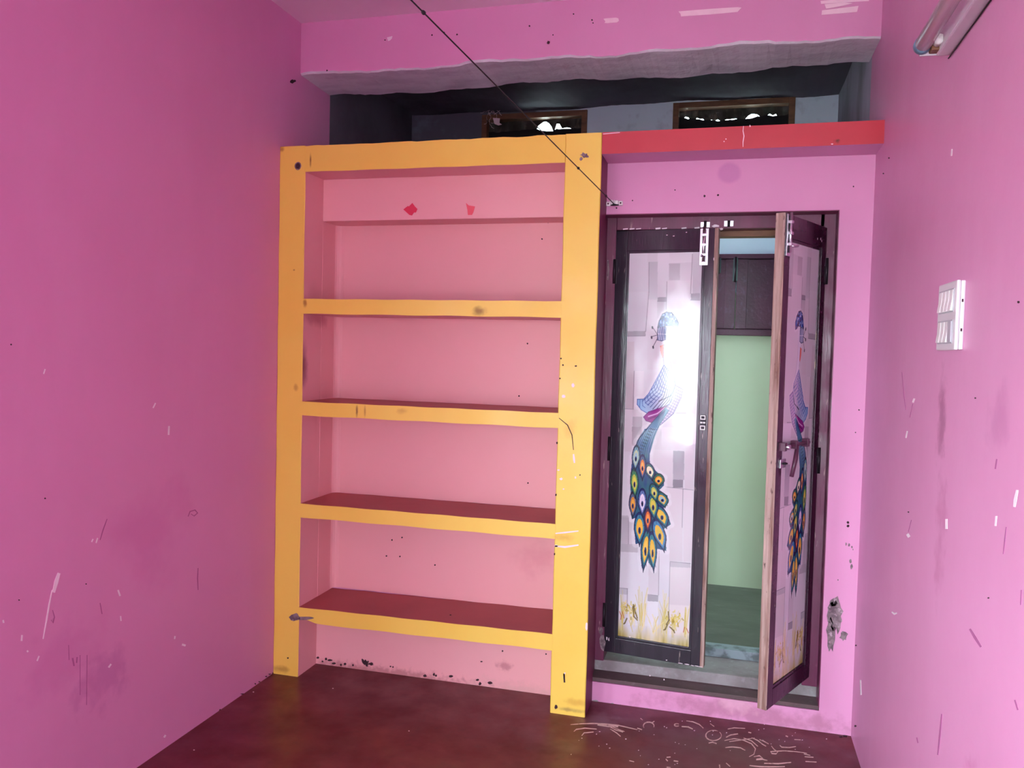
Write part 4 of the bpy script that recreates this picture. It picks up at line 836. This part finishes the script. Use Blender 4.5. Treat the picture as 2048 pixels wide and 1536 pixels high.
for p, w_ in (([(130, 628), (200, 622), (280, 620), (350, 624), (430, 632), (500, 648), (550, 660)], 2.2), ([(150, 672), (165, 658), (220, 650), (295, 656)], 2), ([(200, 698), (215, 680), (275, 674)], 2), ([(360, 630), (410, 660), (460, 675)], 1.6), ([(380, 655), (420, 680), (445, 702)], 1.8), ([(300, 628), (370, 636), (430, 640)], 4), ([(390, 640), (440, 662), (470, 672)], 1.4),
              ([(1100, 728), (1160, 716), (1220, 726), (1270, 748), (1295, 780), (1285, 815), (1255, 830)], 2), ([(1110, 708), (1140, 692), (1185, 686)], 2.4), ([(1105, 772), (1150, 768), (1200, 774), (1230, 790)], 2), ([(1220, 712), (1270, 730), (1310, 765)], 1.8), ([(1270, 710), (1310, 728), (1340, 752), (1362, 764)], 1.8), ([(1320, 722), (1350, 734), (1378, 750)], 1.8), ([(1120, 656), (1160, 648), (1230, 652)], 1.6), ([(1130, 735), (1200, 725), (1290, 712)], 1.6),
              ([(1395, 762), (1410, 782), (1436, 800), (1425, 812), (1398, 810), (1390, 798), (1420, 795), (1480, 793), (1550, 798), (1620, 808)], 2), ([(1448, 758), (1460, 770), (1510, 772), (1550, 766)], 2), ([(1258, 886), (1320, 892), (1400, 894), (1480, 892)], 2.4), ([(1350, 872), (1440, 874), (1520, 866)], 2.4), ([(1285, 830), (1320, 824), (1340, 838), (1300, 846)], 2.4), ([(1300, 850), (1340, 846), (1370, 854)], 2), ([(1610, 860), (1680, 864)], 2), ([(1600, 812), (1640, 822)], 1.6), ([(1605, 830), (1660, 834)], 1.8),
              ([(735, 834), (760, 832)], 2.2), ([(730, 845), (742, 858)], 2.2), ([(780, 856), (808, 860)], 2.4), ([(735, 896), (760, 898)], 2.2), ([(1068, 880), (1070, 900)], 3), ([(1110, 870), (1135, 892)], 1.6), ([(570, 588), (585, 600)], 1.8), ([(645, 615), (658, 606)], 2), ([(550, 650), (580, 660)], 2), ([(860, 604), (900, 610), (940, 626), (966, 650)], 2), ([(830, 640), (870, 642), (900, 656)], 2.6), ([(1000, 744), (1025, 738), (1050, 748)], 2.2), ([(1485, 698), (1500, 704)], 2.4), ([(1540, 722), (1580, 724)], 1.4), ([(1010, 622), (1035, 640)], 1.4), ([(500, 855), (530, 862)], 1.4), ([(1250, 676), (1268, 680)], 2)):
    ch.append(stroke([c8(*q) for q in p], w_))
for cx0, cy0, rx, ry, a0_, a1_, w_ in ((622, 636, 34, 24, 150, 380, 2.4), (800, 630, 16, 8, 40, 320, 2.2), (1030, 696, 48, 32, 100, 250, 2.4), (1030, 696, 50, 32, -40, 100, 1.8), (1030, 672, 30, 8, 190, 340, 1.2)):
    ch.append(stroke([c8(*q) for q in arc(cx0, cy0, rx, ry, a0_, a1_, 12)], w_))
decals('chalk_mark', 'floor', ch, 'chalk', floor, .0004)
decals('paint_fleck', 'floor', [blob(*c8(random.uniform(120, 1850), random.uniform(600, 890)), random.uniform(.8, 1.8), random.uniform(.5, 1.1)) for q in range(46)] + [blob(u, v, 2, 1.2) for u, v in ((507, 1384), (666, 1377), (388, 1500), (818, 1462))], 'chip', floor, .0004)
# flecks on the sill
bm = bmesh.new()
for u, v in ((1271, 1344), (1328, 1360), (1409, 1363), (1454, 1357), (1300, 1352)):
    p = at(u, v, 2, OZ0+.004); tube(bm, [p, p+Vector((0, 0, .004))], [.003, .0015], 6)
bmesh.ops.recalc_face_normals(bm, faces=bm.faces[:]); tag(mk('paint_fleck', bm, 'chip', sill), kind='stuff')
# pale crack across the red ledge
bm = bmesh.new()
for p in (stroke([(1487, 252), (1486, 262), (1488, 272), (1486, 284), (1486, 294)], 2), blob(1500, 252, 2, 3), blob(1452, 278, 1.6, 1.4), blob(1664, 288, 3, 1.6), blob(1448, 283, 1.4, 1.4), stroke([(1206, 268), (1240, 265)], 2)):
    prism(bm, [at(u, v, 1, DY) for u, v in p], (0, -1, 0), .0005)
bmesh.ops.recalc_face_normals(bm, faces=bm.faces[:]); tag(mk('paint_chip', bm, 'tape', slab), kind='stuff')
